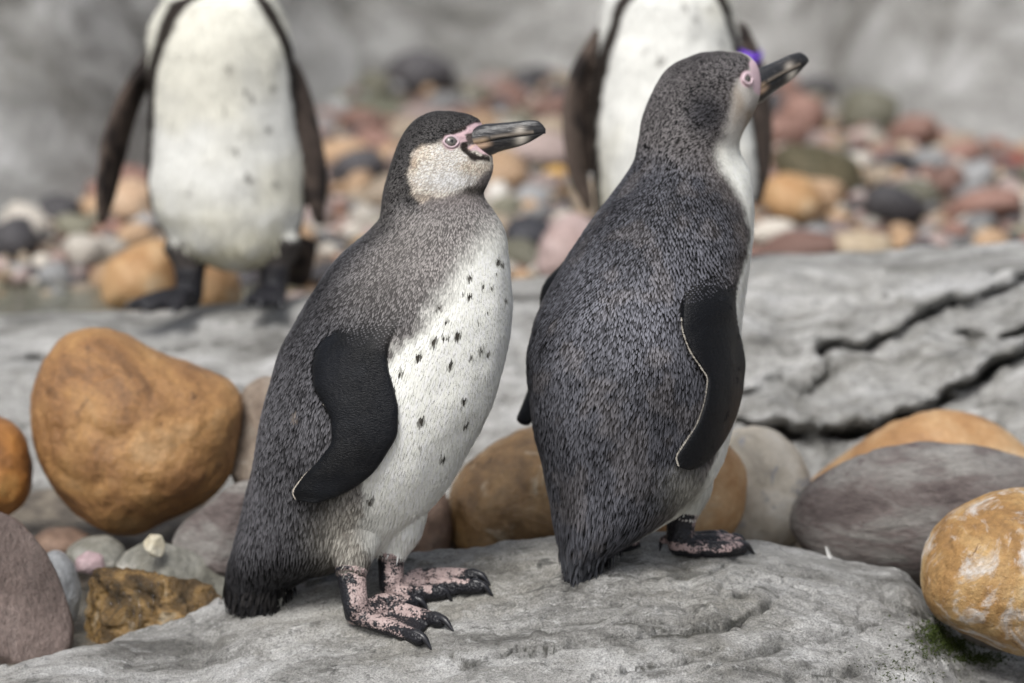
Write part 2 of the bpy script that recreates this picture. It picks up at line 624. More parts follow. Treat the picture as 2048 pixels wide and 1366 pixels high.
ROCK_BVH = BVHTree.FromPolygons([tuple(x) for x in rv], _f)


def ground(px, py):
    a = P(px, py, DIST) - CAM
    a = a / np.linalg.norm(a)
    h = ROCK_BVH.ray_cast(Vector(CAM), Vector(a))
    if h[0] is None:
        return P(px, py, 6.2)
    return np.array(h[0])


def depth_of(p):
    return float((np.asarray(p) - CAM) @ FWD)


# ------------------------------------------------------------------ the ledge behind
LY = 1.13
ledge_px = [(-1400, 690), (-500, 640), (0, 632), (260, 627), (430, 616), (600, 600), (1030, 562), (1110, 556), (1500, 522), (1800, 506), (2048, 496), (2600, 470), (3400, 480)]
lw = np.array([crest_point(px, py, LY) for px, py in ledge_px])
L_CRACKS = [
    ([(1440, 842), (1500, 852), (1600, 860), (1680, 864), (1760, 852), (1850, 812), (1920, 770), (1990, 732), (2060, 700), (2200, 640)], 9.9, 0.1015, 0.05),
    ([(1640, 702), (1690, 686), (1740, 692), (1790, 662), (1850, 632), (1900, 608), (1960, 596), (2000, 580), (2100, 540)], 8.1, 0.0653, 0.03),
    ([(1560, 762), (1610, 790), (1660, 742), (1645, 702)], 8.1, 0.0508, 0.0),
    ([(1480, 790), (1540, 768), (1560, 762), (1600, 820), (1640, 850)], 8.1, 0.0464, 0.0),
    ([(1800, 850), (1700, 800), (1640, 760)], 7.2, 0.0116, 0.0),
    ([(1910, 670), (1990, 690), (2060, 660)], 8.1, 0.0435, 0.0),
    ([(-60, 712), (20, 718), (90, 712)], 10.8, 0.0290, 0.0),
    ([(330, 700), (430, 690), (500, 700)], 7.2, 0.0145, 0.0),
    ([(1030, 700), (1060, 760), (990, 820)], 10.8, 0.0174, 0.0),
]


def ledge_z(x, y):
    zc = crv(lw[:, 0], lw[:, 2], x)
    t = LY - y
    right = sstep(0.1, 0.3, x)
    z0 = zc - np.where(t > 0, 0.10 * t + 0.75 * t * t, 3.0 * t * t)
    q = np.stack([x, y, z0], 1)
    edge = sstep(0.02, 0.15, np.abs(t))
    z = z0 + 0.014 * fbm(q * 5, 4, 61) * edge + (0.004 + 0.019 * right * edge) * fbm(q * np.array([9, 13, 13]), 4, 71)
    te_ = 2.2 * vnoise(q * np.array([3.2, 5.5, 5.5]) + 4.1, 63) + 0.6 * vnoise(q * np.array([12, 18, 18]), 64) + 0.25 * vnoise(q * 40, 65)
    fr_ = te_ - np.floor(te_)
    z = z + 0.016 * (np.floor(te_) + sstep(0.40, 0.60, fr_) - te_) * edge * (0.35 + 0.65 * right)
    return np.maximum(z, -0.6)


me, _lv = height_sheet('ledge_rock', np.linspace(-1.5, 1.6, 520), np.concatenate([np.linspace(0.42, 1.16, 230), np.linspace(1.16, 1.5, 50)[1:]]), ledge_z, None)
q = _lv.copy()
px, py, _ = proj(q)
wob = 9 * vnoise(np.stack([px / 45, py / 25, px * 0], 1), 55) + 4 * vnoise(np.stack([px / 18, py / 14, px * 0], 1), 56)
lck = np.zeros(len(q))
for pts, w_, dep, step in L_CRACKS:
    dd = poly_dist(px, py + wob, pts)
    gsh = np.exp(-(dd / w_) ** 2) * (0.55 + 0.6 * vnoise(np.stack([px / 38, py / 30, px * 0 + 3], 1), 58))
    q[:, 1] += dep * gsh
    q[:, 2] -= 0.35 * dep * gsh
    if step:
        xs_ = [p[0] for p in pts]
        yl = np.interp(px, xs_, [p[1] for p in pts])
        up_ = yl - (py + wob)
        k_ = step * sstep(0, 7, up_) * np.exp(-np.maximum(up_, 0) / 75) * sstep(xs_[0] - 10, xs_[0] + 90, px)
        q[:, 1] -= k_
        q[:, 2] += 0.25 * k_
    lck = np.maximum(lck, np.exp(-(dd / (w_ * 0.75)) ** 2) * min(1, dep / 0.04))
me.vertices.foreach_set('co', q.astype(np.float32).ravel())
me.update()
set_col(me, 'CrackShade', np.repeat(lck[:, None], 3, 1) * 0.45)  # ledge cracks painted darker to deepen the shade of the slots
set_col(me, 'Stain', np.zeros((len(q), 3)))
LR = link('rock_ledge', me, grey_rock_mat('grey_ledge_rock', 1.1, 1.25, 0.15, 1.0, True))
tag(LR, 'long grey rock ledge with dark cracks behind the orange boulders', 'rock')


def ledge_at(px, py):
    # march the pixel ray to the ledge surface
    a = P(px, py, DIST) - CAM
    a = a / a[1]
    for y in np.arange(0.45, 1.5, 0.004):
        p = CAM + a * (y - CAM[1])
        if p[2] < ledge_z(np.array([p[0]]), np.array([p[1]]))[0]:
            return p
    return P(px, py, 7.1)


# ------------------------------------------------------------------ beach, wall, water behind
BZ = -0.262
wall_px = [(-3600, 560), (-2600, 530), (-1700, 500), (-900, 470), (-300, 442), (0, 432), (150, 405), (250, 365), (450, 295), (640, 235), (760, 208), (1000, 190), (1300, 172), (1620, 192), (1700, 262), (1850, 292), (2048, 322), (2400, 335), (3000, 360), (4000, 390), (5200, 430)]
wb = np.array([on_plane(px, py, BZ + 0.03) for px, py in wall_px])


def beach_z(x, y):
    z = BZ + 0.05 * sstep(1.35, 3.0, y) - 0.06 * sstep(1.9, 1.3, y) * sstep(0.0, -0.4, x)
    return z + 0.015 * fbm(np.stack([x * 4, y * 4, x * 0], 1), 3, 81)


me, _ = height_sheet('beach', np.linspace(-4.5, 4.8, 300), np.linspace(1.2, 5.0, 140), beach_z, None)
BE = link('beach_gravel_bed', me, rock_mat('beach_grit', [(0.05, 0.04, 0.035), (0.13, 0.10, 0.08), (0.21, 0.16, 0.12), (0.3, 0.26, 0.22)], scale=22, fine=70))
tag(BE, kind='structure')

# wall: curved concrete rock face leaning back
nu, nv = 340, 90
us = np.linspace(0, len(wb) - 1, nu)
bx = crv(np.arange(len(wb)), wb[:, 0], us)
by = crv(np.arange(len(wb)), wb[:, 1], us)
k = np.ones(25) / 25
by = np.convolve(np.pad(by, 12, mode='edge'), k, 'valid')
bx = np.convolve(np.pad(bx, 12, mode='edge'), k, 'valid')
hh = np.linspace(-0.12, 1.1, nv)
V = np.zeros((nu, nv, 3))
V[..., 0] = bx[:, None] * (1 + 0.02 * hh[None])
V[..., 1] = by[:, None] + (0.75 * np.clip(hh, 0, None) ** 0.9)[None] - 0.05
V[..., 2] = BZ + 0.02 + hh[None]
V = V.reshape(-1, 3)
V[:, 1] += 0.05 * fbm(V * np.array([1.2, 1.2, 2.5]), 3, 91) + 0.02 * fbm(V * np.array([4, 4, 8]), 4, 92)
WL = link('rock_wall', mesh_np('rock_wall', V, grid_quads(nu, nv)), grey_rock_mat('wall_rock', -2.0, 1.15, 0.25, 1.0, False, 0.3))
tag(WL, 'smooth grey artificial rock wall behind the pebble beach', 'wall')

WB = water_mat('pool_water', (0.35, 0.36, 0.28))
w = link('pool_water', mesh_np('pool_water', [(-3, 1.12, -0.268), (-0.30, 1.12, -0.268), (-0.30, 1.75, -0.268), (-3, 1.75, -0.268)], [[0, 1, 2, 3]]), WB)
tag(w, kind='structure')
w = link('water', mesh_np('water', [(-1.6, -0.9, -0.392), (-0.22, -0.9, -0.392), (-0.22, 0.60, -0.392), (-1.6, 0.60, -0.392)], [[0, 1, 2, 3]]), water_mat('stream_water', (0.45, 0.42, 0.36), 0.03, 30))
tag(w, kind='structure')


# ------------------------------------------------------------------ boulders
def boulder(name, outline, d, thick, mat, label, seed, cat='rock', sub=5, amp=0.035, cuts=(), rough_amp=0.006, tilt=0.0, squar=1.0, group=None, freq=2.2, creases=(), pits=0.012):
    v, f = ico(sub)
    pts = np.array(outline, float)
    cx, cy = (pts[:, 0].min() + pts[:, 0].max()) / 2, (pts[:, 1].min() + pts[:, 1].max()) / 2
    s = S * d / DIST
    ox, oz = (pts[:, 0] - cx) * s, (cy - pts[:, 1]) * s
    # radial outline, sampled and smoothed
    n = 240
    ph = np.linspace(-np.pi, np.pi, n, endpoint=False)
    px = np.append(ox, ox[0])
    pz = np.append(oz, oz[0])
    tt = np.linspace(0, len(ox), 900, endpoint=False)
    sx = np.interp(tt, np.arange(len(px)), px)
    sz = np.interp(tt, np.arange(len(pz)), pz)
    an = np.arctan2(sz, sx)
    rr = np.hypot(sx, sz)
    o = np.argsort(an)
    rad = np.interp(ph, an[o], rr[o], period=2 * np.pi)
    kk = np.ones(15) / 15
    rad = np.convolve(np.concatenate([rad[-7:], rad, rad[:7]]), kk, 'valid')
    phi = np.arctan2(v[:, 2], v[:, 0])
    rv_ = np.interp(phi, np.append(ph, np.pi), np.append(rad, rad[0]))
    m = np.hypot(v[:, 0], v[:, 2])
    m2 = np.sin(np.arcsin(np.clip(m, 0, 1))) ** (1 / squar)
    size = float(rad.mean())
    local = np.stack([rv_ * m2 * np.cos(phi), np.sign(v[:, 1]) * np.abs(v[:, 1]) ** (1 / squar) * thick, rv_ * m2 * np.sin(phi)], 1)
    for nx, ny, nz, h in cuts:
        nn = np.array([nx, ny, nz], float)
        nn /= np.linalg.norm(nn)
        e = local @ nn - h * size
        local -= np.clip(e, 0, None)[:, None] * nn * 0.93
    nrm = v / np.linalg.norm(v, axis=1)[:, None]
    low = fbm(local / size * freq + seed * 3.7, 4, seed)
    hi = fbm(local / size * 9 + seed, 4, seed + 40)
    local += nrm * (amp * size * low * (0.35 + 0.65 * np.abs(v[:, 1])) + rough_amp * size * hi)[:, None]
    q_ = local / size
    pit = np.clip(vnoise(q_ * 7 + seed, seed + 60) - 0.45, 0, 1) + 0.6 * np.clip(vnoise(q_ * 16 + seed, seed + 61) - 0.5, 0, 1)
    rid = np.exp(-(vnoise(q_ * 2.6 + seed * 2, seed + 62) / 0.035) ** 2) * sstep(0.1, 0.5, vnoise(q_ * 1.9 + 5, seed + 63))
    local -= nrm * (size * (pits * 3 * pit + pits * 1.2 * rid))[:, None]
    lx, ly = cx + local[:, 0] / s, cy - local[:, 2] / s
    for pts_, w_, dep_ in creases:
        dd_ = poly_dist(lx + 3 * hi, ly + 5 * low, pts_)
        local -= nrm * (dep_ * np.exp(-(dd_ / w_) ** 2) * (v[:, 1] < 0.1))[:, None]
    wv = local[:, :1] * np.array([1, 0, 0]) + local[:, 1:2] * np.array([0, 1, 0]) + local[:, 2:] * UP
    me = mesh_np(name, wv, None, f)
    o = link(name, me, mat, None, Vector(P(cx, cy, d)))
    tag(o, label, cat, group)
    return o


ORANGE = rock_mat('orange_sandstone', [(0.12, 0.06, 0.025), (0.26, 0.13, 0.05), (0.37, 0.20, 0.075), (0.44, 0.28, 0.14)], scale=8, rough=(0.35, 0.65), bump=0.55, grain=0.32, spot=0.3, spotcol=(0.13, 0.065, 0.028), moss=0.06, fine=150, pos=(0.33, 0.44, 0.55, 0.68))
DARKOR = rock_mat('dark_orange_stone', [(0.06, 0.028, 0.01), (0.2, 0.085, 0.025), (0.34, 0.15, 0.04), (0.42, 0.24, 0.08)], scale=8, rough=(0.3, 0.6), bump=0.3, grain=0.25)
PINKBR = rock_mat('pinkish_brown_stone', [(0.075, 0.055, 0.047), (0.135, 0.10, 0.087), (0.18, 0.135, 0.118), (0.23, 0.18, 0.16)], scale=7, rough=(0.4, 0.7), bump=0.8, grain=0.4, moss=0.16, stretch=(1, 1, .5), fine=170)
PURPLE = rock_mat('purple_grey_stone', [(0.09, 0.068, 0.064), (0.17, 0.14, 0.13), (0.24, 0.222, 0.205), (0.34, 0.325, 0.30)], scale=11, rough=(0.4, 0.75), bump=1.0, grain=0.35, moss=0.05, stretch=(0.7, 1, 2.6), rot=(0, R(-22), 0), spot=0.3, spotcol=(0.11, 0.075, 0.072), pos=(0.34, 0.45, 0.54, 0.66))
BROWNGR = rock_mat('brown_grey_stone', [(0.12, 0.09, 0.07), (0.22, 0.17, 0.13), (0.30, 0.25, 0.2), (0.4, 0.36, 0.32)], scale=11, bump=0.5, pale=0.25)
OCHREW = rock_mat('wet_ochre_stone', [(0.04, 0.028, 0.014), (0.13, 0.08, 0.032), (0.27, 0.165, 0.06), (0.45, 0.38, 0.27)], scale=17, pos=(0.36, 0.46, 0.54, 0.66), rough=(0.08, 0.35), bump=0.9, grain=0.4, spot=0.2, spotcol=(0.07, 0.055, 0.035))
OLIVE = rock_mat('olive_grey_stone', [(0.10, 0.095, 0.075), (0.19, 0.185, 0.155), (0.27, 0.265, 0.235), (0.38, 0.37, 0.34)], scale=10, rough=(0.25, 0.6), bump=0.5, pale=0.2)
BROWNSP = rock_mat('speckled_brown_stone', [(0.07, 0.04, 0.018), (0.18, 0.105, 0.045), (0.25, 0.155, 0.07), (0.33, 0.24, 0.15)], scale=12, rough=(0.3, 0.6), bump=0.6, grain=0.4, pale=0.25, palecol=(0.42, 0.35, 0.25), fine=55)
REDBR = rock_mat('red_brown_stone', [(0.08, 0.05, 0.035), (0.17, 0.11, 0.08), (0.24, 0.16, 0.115), (0.3, 0.22, 0.17)], scale=10, bump=0.4)
TANOR = rock_mat('tan_orange_stone', [(0.24, 0.12, 0.05), (0.38, 0.21, 0.09), (0.48, 0.31, 0.16), (0.58, 0.46, 0.32)], scale=10, rough=(0.35, 0.7), bump=0.4, grain=0.15)
MOTTLE = rock_mat('mottled_cream_stone', [(0.30, 0.27, 0.22), (0.46, 0.41, 0.33), (0.56, 0.51, 0.43), (0.64, 0.61, 0.55)], scale=9, bump=0.35, grain=0.15, spot=0.5, spotcol=(0.27, 0.272, 0.285), pos=(0.36, 0.45, 0.55, 0.66))
OCHREP = rock_mat('ochre_pale_stone', [(0.17, 0.085, 0.03), (0.33, 0.185, 0.065), (0.46, 0.30, 0.13), (0.54, 0.42, 0.25)], scale=9, rough=(0.5, 0.85), bump=0.7, grain=0.32, pale=0.55, palecol=(0.60, 0.57, 0.54), spot=0.2, spotcol=(0.15, 0.08, 0.04), moss=0.03)
GREYST = rock_mat('blue_grey_stone', [(0.12, 0.125, 0.13), (0.2, 0.205, 0.21), (0.27, 0.28, 0.285), (0.36, 0.37, 0.37)], scale=9, bump=0.35, rough=(0.2, 0.5))

boulder('boulder', [(60, 800), (70, 745), (105, 690), (150, 660), (205, 656), (255, 672), (300, 700), (400, 738), (492, 782), (482, 850), (465, 930), (440, 985), (380, 1020), (320, 1045), (262, 1070), (200, 1060), (140, 1020), (100, 960), (65, 890)], 6.52, 0.10, ORANGE,
        'big smooth orange boulder leaning against the ledge beside the speckle-bellied penguin', 1, amp=0.04, sub=6,
        creases=[([(150, 722), (185, 728), (225, 715)], 10, 0.006), ([(190, 820), (230, 845), (260, 840)], 22, 0.006)])
boulder('boulder', [(-110, 900), (-80, 850), (-30, 832), (20, 845), (52, 880), (66, 935), (60, 990), (30, 1025), (-40, 1050), (-100, 1000)], 6.5, 0.07, DARKOR,
        'dark rust-brown boulder with a yellow top next to the big orange boulder', 2)
boulder('boulder', [(-200, 1100), (-120, 1030), (-30, 1018), (30, 1040), (80, 1090), (115, 1150), (138, 1215), (150, 1290), (120, 1340), (0, 1350), (-150, 1350)], 6.22, 0.075, PINKBR,
        'pinkish brown boulder with green streaks standing in shallow water', 3, amp=0.03, cuts=[(0.5, -0.9, 0.35, 0.42)])
boulder('rock', [(338, 1100), (352, 1060), (400, 1020), (460, 975), (505, 955), (560, 990), (570, 1100), (500, 1170), (400, 1160)], 6.42, 0.06, PURPLE,
        'purple-grey angular rock behind the tail of the speckle-bellied penguin', 4, cuts=[(-0.5, -0.8, 0.6, 0.5), (0.4, -1, 0.2, 0.6)])
boulder('rock', [(438, 900), (455, 830), (490, 775), (520, 750), (590, 770), (620, 900), (560, 990), (480, 985)], 6.55, 0.06, BROWNGR,
        'brown-grey rough rock wedged between the big orange boulder and the penguin', 5, cuts=[(-0.6, -0.7, 0.3, 0.5)])
boulder('rock', [(148, 1260), (160, 1180), (178, 1132), (240, 1142), (330, 1155), (420, 1172), (470, 1230), (460, 1290), (300, 1310), (170, 1310)], 6.27, 0.05, OCHREW,
        'wet ochre angular rock with water dripping down its face', 6, amp=0.10, rough_amp=0.035, pits=0.03, sub=6, cuts=[(-0.1, -1, 0.1, 0.35), (0.5, -0.7, 0.5, 0.5), (0, -0.3, 1, 0.62), (-.9, -.5, .1, .9)], freq=3)
boulder('rock', [(180, 1180), (215, 1120), (262, 1092), (300, 1074), (322, 1090), (380, 1105), (440, 1140), (490, 1180), (480, 1250), (300, 1260), (200, 1240)], 6.36, 0.055, OLIVE,
        'olive-grey angular rock with a pale pointed tip behind the wet ochre rock', 7, amp=0.06, cuts=[(-0.7, -0.6, 0.6, 0.45), (0.6, -0.6, 0.7, 0.42)])
boulder('stone', [(70, 1180), (85, 1110), (120, 1098), (150, 1130), (165, 1190), (150, 1250), (90, 1260)], 6.3, 0.035, GREYST,
        'blue-grey wet stone squeezed between the pinkish boulder and the wet ochre rock', 8, sub=5)
boulder('stone', [(130, 1100), (165, 1078), (215, 1072), (250, 1095), (255, 1130), (190, 1150), (140, 1140)], 6.42, 0.04, OLIVE,
        'small dull green-grey stone under the big orange boulder', 9, sub=5)
boulder('stone', [(150, 1118), (175, 1102), (205, 1110), (212, 1135), (180, 1150), (152, 1142)], 6.36, 0.015,
        rock_mat('pink_stone', [(0.25, 0.17, 0.17), (0.36, 0.26, 0.27), (0.45, 0.34, 0.35), (0.5, 0.42, 0.42)], scale=15, bump=0.2), 'small pink stone in the gap under the big orange boulder', 10, sub=4)
boulder('stone', [(60, 1080), (90, 1060), (150, 1058), (190, 1078), (160, 1105), (80, 1108)], 6.5, 0.04, REDBR, 'flat reddish stone in the shade below the big orange boulder', 11, sub=5)
boulder('stone', [(283, 1086), (297, 1068), (322, 1064), (333, 1088), (326, 1114), (300, 1112)], 6.325, 0.014,
        rock_mat('cream_chip', [(0.35, 0.3, 0.2), (0.5, 0.45, 0.33), (0.58, 0.54, 0.43), (0.62, 0.6, 0.5)], scale=20, bump=0.4), 'pale cream stone chip on top of the olive-grey rock', 12, sub=4, cuts=[(.7, -.6, .2, .35), (-.6, -.5, .6, .4), (.1, -.2, 1, .55)])
boulder('boulder', [(890, 1020), (905, 960), (950, 915), (1000, 885), (1040, 862), (1100, 850), (1170, 880), (1230, 960), (1240, 1080), (1180, 1140), (1000, 1150), (900, 1120)], 6.5, 0.09, BROWNSP,
        'speckled brown boulder in the gap between the two front penguins', 13, amp=0.05)
boulder('boulder', [(760, 1060), (800, 1000), (850, 978), (895, 985), (905, 1060), (890, 1140), (800, 1150)], 6.46, 0.05, REDBR,
        'red-brown boulder directly behind the pale belly of the speckle-bellied penguin', 14, sub=5)
boulder('boulder', [(1225, 1050), (1250, 980), (1310, 900), (1400, 872), (1460, 888), (1492, 930), (1495, 985), (1478, 1050), (1440, 1090), (1300, 1110)], 6.42, 0.07, TANOR,
        'orange-tan boulder behind the legs of the dark-backed penguin facing away', 15)
boulder('boulder', [(1420, 960), (1440, 880), (1490, 852), (1550, 860), (1595, 900), (1625, 960), (1610, 1050), (1580, 1100), (1480, 1120), (1430, 1080)], 6.55, 0.07, MOTTLE,
        'cream boulder mottled blue-grey beside the purple-grey boulder', 16)
boulder('boulder', [(1575, 1000), (1640, 950), (1720, 890), (1790, 845), (1860, 822), (1930, 822), (1990, 848), (2040, 890), (2120, 960), (2120, 1060), (1900, 1120), (1650, 1100)], 6.62, 0.08, TANOR,
        'tan and orange boulder half hidden behind the purple-grey boulder', 17)
boulder('boulder', [(1570, 1050), (1585, 1000), (1640, 955), (1720, 915), (1820, 890), (1920, 888), (2020, 905), (2120, 950), (2200, 1050), (2150, 1150), (1950, 1185), (1800, 1165), (1660, 1130), (1590, 1095)], 6.42, 0.085, PURPLE,
        'wide purple-grey streaked boulder with a bit of green moss', 18, amp=0.04)
boulder('boulder', [(1838, 1150), (1845, 1100), (1875, 1050), (1930, 1010), (2000, 985), (2080, 980), (2170, 1020), (2230, 1100), (2220, 1220), (2150, 1290), (2060, 1310), (1980, 1285), (1890, 1245), (1848, 1210)], 6.17, 0.10, OCHREP,
        'rounded yellow-ochre boulder with white stains at the end of the rock slab', 19, amp=0.025)

# ------------------------------------------------------------------ stones of the beach
beach_defs = [
    ('stone', [(200, 560), (215, 520), (270, 490), (320, 475), (350, 495), (356, 560), (352, 610), (270, 625), (205, 610)], 7.42, 0.05, TANOR, 'orange stone behind the black feet of the white-bellied penguin', 'a'),
    ('stone', [(395, 560), (405, 525), (450, 525), (480, 555), (482, 610), (430, 622), (395, 610)], 7.4, 0.04, TANOR, 'tan stone seen between the two black legs of the white-bellied penguin', 'b'),
    ('stone', [(1520, 400), (1530, 360), (1570, 345), (1620, 355), (1648, 395), (1640, 435), (1600, 452), (1550, 440)], 8.0, 0.05, TANOR, 'smooth round orange stone on the beach beside the olive-brown rock', 'c'),
    ('stone', [(1540, 330), (1560, 290), (1640, 290), (1720, 320), (1730, 380), (1700, 400), (1600, 395)], 8.3, 0.06, rock_mat('olive_brown_stone', [(0.03, 0.027, 0.012), (0.07, 0.06, 0.03), (0.11, 0.09, 0.05), (0.15, 0.13, 0.08)], scale=9), 'dark olive-brown rock on the pebble beach', 'd'),
    ('stone', [(1005, 475), (1015, 445), (1050, 432), (1095, 440), (1112, 465), (1100, 492), (1050, 500), (1015, 494)], 7.75, 0.035, rock_mat('black_stone', [(0.018, 0.018, 0.022), (0.03, 0.03, 0.036), (0.05, 0.05, 0.06), (0.07, 0.07, 0.08)], scale=9, rough=(0.3, 0.5)), 'smooth black stone on the beach between the front penguins', 'e'),
    ('stone', [(1070, 540), (1080, 480), (1110, 440), (1150, 425), (1190, 445), (1200, 520), (1180, 575), (1100, 570)], 7.5, 0.05, rock_mat('pale_pink_stone', [(0.28, 0.19, 0.17), (0.38, 0.28, 0.26), (0.45, 0.35, 0.33), (0.5, 0.42, 0.4)], scale=8, bump=0.2), 'pale pink boulder behind the ledge beside the smooth black stone', 'f'),
    ('stone', [(968, 385), (980, 365), (1005, 362), (1022, 382), (1015, 405), (985, 408)], 8.0, 0.025, rock_mat('white_stone', [(0.5, 0.47, 0.43), (0.6, 0.57, 0.52), (0.68, 0.65, 0.6), (0.72, 0.7, 0.66)], scale=9, bump=0.2), 'white pebble right by the breast of the speckle-bellied penguin', 'g'),
    ('stone', [(1080, 362), (1090, 338), (1120, 330), (1142, 348), (1138, 372), (1100, 378)], 8.1, 0.025, rock_mat('yellow_stone', [(0.4, 0.22, 0.05), (0.52, 0.31, 0.08), (0.6, 0.38, 0.12), (0.65, 0.45, 0.2)], scale=9, bump=0.2), 'yellow pebble beside the flipper of the white-bellied penguin with the purple band', 'h'),
    ('stone', [(1655, 490), (1670, 468), (1730, 462), (1780, 472), (1792, 500), (1770, 518), (1680, 518)], 7.72, 0.035, rock_mat('tan_flat_stone', [(0.3, 0.23, 0.15), (0.4, 0.32, 0.22), (0.48, 0.39, 0.28), (0.52, 0.45, 0.34)], scale=8, bump=0.2), 'flat tan stone at the back edge of the cracked ledge', 'i'),
    ('stone', [(2000, 340), (2015, 312), (2050, 305), (2080, 330), (2070, 365), (2020, 368)], 8.4, 0.035, rock_mat('dark_red_stone', [(0.12, 0.035, 0.025), (0.18, 0.055, 0.04), (0.24, 0.08, 0.06), (0.28, 0.12, 0.1)], scale=8, bump=0.2), 'dark red stone below the grey wall', 'j'),
    ('stone', [(215, 400), (225, 365), (270, 355), (305, 375), (308, 430), (270, 447), (225, 440)], 7.9, 0.05, rock_mat('peach_stone', [(0.35, 0.22, 0.14), (0.46, 0.31, 0.2), (0.53, 0.39, 0.27), (0.58, 0.47, 0.36)], scale=8, bump=0.2), 'peach stone behind the hanging flipper of the white-bellied penguin', 'k'),
    ('stone', [(690, 235), (700, 200), (760, 190), (820, 205), (830, 240), (780, 262), (710, 262)], 8.75, 0.06, rock_mat('dark_green_stone', [(0.06, 0.06, 0.04), (0.1, 0.1, 0.07), (0.14, 0.14, 0.1), (0.19, 0.19, 0.15)], scale=8, bump=0.2), 'dark green-grey stone against the foot of the wall', 'l'),
]
big_xy = []
for i, (nm, ol, d, th, mt, lab, _) in enumerate(beach_defs):
    pc = np.array(ol).mean(0)
    # rest it on the beach: slide along the pixel ray to where its lower edge meets the ground
    low = max(p[1] for p in ol)
    if low < 560:
        gp = on_plane(pc[0], low - 6, BZ + 0.03)
        d = depth_of(gp) + th * 0.5
    o = boulder(nm, ol, d, th, mt, lab, 100 + i, sub=5, cat='stone', amp=0.03)
    s = S * d / DIST
    big_xy.append((o.location.x, o.location.y, 0.45 * (max(p[0] for p in ol) - min(p[0] for p in ol)) * s))

PEB = [
    ('reddish_brown', [(0.12, 0.06, 0.045), (0.22, 0.11, 0.08), (0.3, 0.16, 0.12), (0.36, 0.22, 0.17)], 'reddish brown pebble on the beach behind the penguins', 0.20),
    ('orange', [(0.26, 0.14, 0.065), (0.38, 0.23, 0.115), (0.46, 0.30, 0.17), (0.54, 0.41, 0.28)], 'orange pebble on the beach behind the penguins', 0.13),
    ('grey', [(0.15, 0.15, 0.15), (0.24, 0.24, 0.24), (0.31, 0.31, 0.31), (0.4, 0.4, 0.39)], 'mid grey pebble on the beach behind the penguins', 0.16),
    ('dark', [(0.03, 0.028, 0.03), (0.055, 0.05, 0.055), (0.085, 0.08, 0.085), (0.13, 0.12, 0.12)], 'dark charcoal pebble on the beach behind the penguins', 0.11),
    ('pinkish', [(0.25, 0.18, 0.16), (0.36, 0.27, 0.24), (0.43, 0.33, 0.3), (0.5, 0.41, 0.38)], 'pinkish pebble on the beach behind the penguins', 0.14),
    ('cream', [(0.38, 0.33, 0.27), (0.5, 0.45, 0.38), (0.58, 0.53, 0.46), (0.65, 0.61, 0.55)], 'cream white pebble on the beach behind the penguins', 0.10),
    ('olive', [(0.09, 0.085, 0.05), (0.16, 0.15, 0.1), (0.22, 0.21, 0.15), (0.3, 0.28, 0.22)], 'olive green-grey pebble on the beach behind the penguins', 0.08),
    ('tan', [(0.22, 0.16, 0.1), (0.33, 0.25, 0.17), (0.4, 0.32, 0.23), (0.48, 0.4, 0.31)], 'light tan pebble on the beach behind the penguins', 0.08),
]
peb_mats = [rock_mat('pebble_' + n, c, scale=20, rough=(0.35, 0.7), bump=0.2, grain=0.15, rand=0.25, fine=150) for n, c, _, _ in PEB]
peb_meshes = []
for k in range(7):
    v, f = ico(3)
    sc = np.array([[1, .8, .55], [1, .7, .6], [1, .9, .7], [1.1, .65, .5], [.95, .8, .8], [1.05, .75, .45], [1, .85, .6]][k])
    q = v * sc * (1 + 0.13 * fbm(v * 1.5 + k * 5, 3, 200 + k))[:, None]
    me = mesh_np('pebble', q, None, f)
    me.materials.append(None)
    peb_meshes.append(me)

wx_o = np.argsort(wb[:, 0])


def wall_y(x):
    return np.interp(x, wb[wx_o, 0], wb[wx_o, 1])


pr = random.Random(5)
placed = list(big_xy)
count = 0
probs = [p[3] for p in PEB]
tries = 0
spots = []
while count < 290 and tries < 30000:
    tries += 1
    frac = count / 290
    rad = (0.044 - 0.025 * frac) * pr.uniform(0.7, 1.35)
    y = pr.uniform(1.32, 3.3)
    half = 0.62 * (y + 6.2) / 6.2
    x = pr.uniform(-half, half)
    if y > wall_y(x) - 0.02 or (x < -0.36 and y < 1.62):
        continue
    if any((x - a) ** 2 + (y - b) ** 2 < (0.82 * (rad + c)) ** 2 for a, b, c in placed):
        continue
    placed.append((x, y, rad))
    spots.append((x, y, rad))
    count += 1
zz = beach_z(np.array([s[0] for s in spots]), np.array([s[1] for s in spots]))
for (x, y, rad), z in zip(spots, zz):
    kk = pr.choices(range(len(PEB)), probs)[0]
    o = bpy.data.objects.new('pebble', peb_meshes[pr.randrange(7)])
    COL.objects.link(o)
    o.material_slots[0].link = 'OBJECT'
    o.material_slots[0].material = peb_mats[kk]
    o.location = (x, y, z + rad * 0.42)
    o.rotation_euler = (pr.uniform(-.35, .35), pr.uniform(-.35, .35), pr.uniform(0, 6.28))
    o.scale = (rad * 1.05,) * 3
    tag(o, PEB[kk][2], 'pebble', PEB[kk][0].replace('_', ' ') + ' pebbles on the beach')

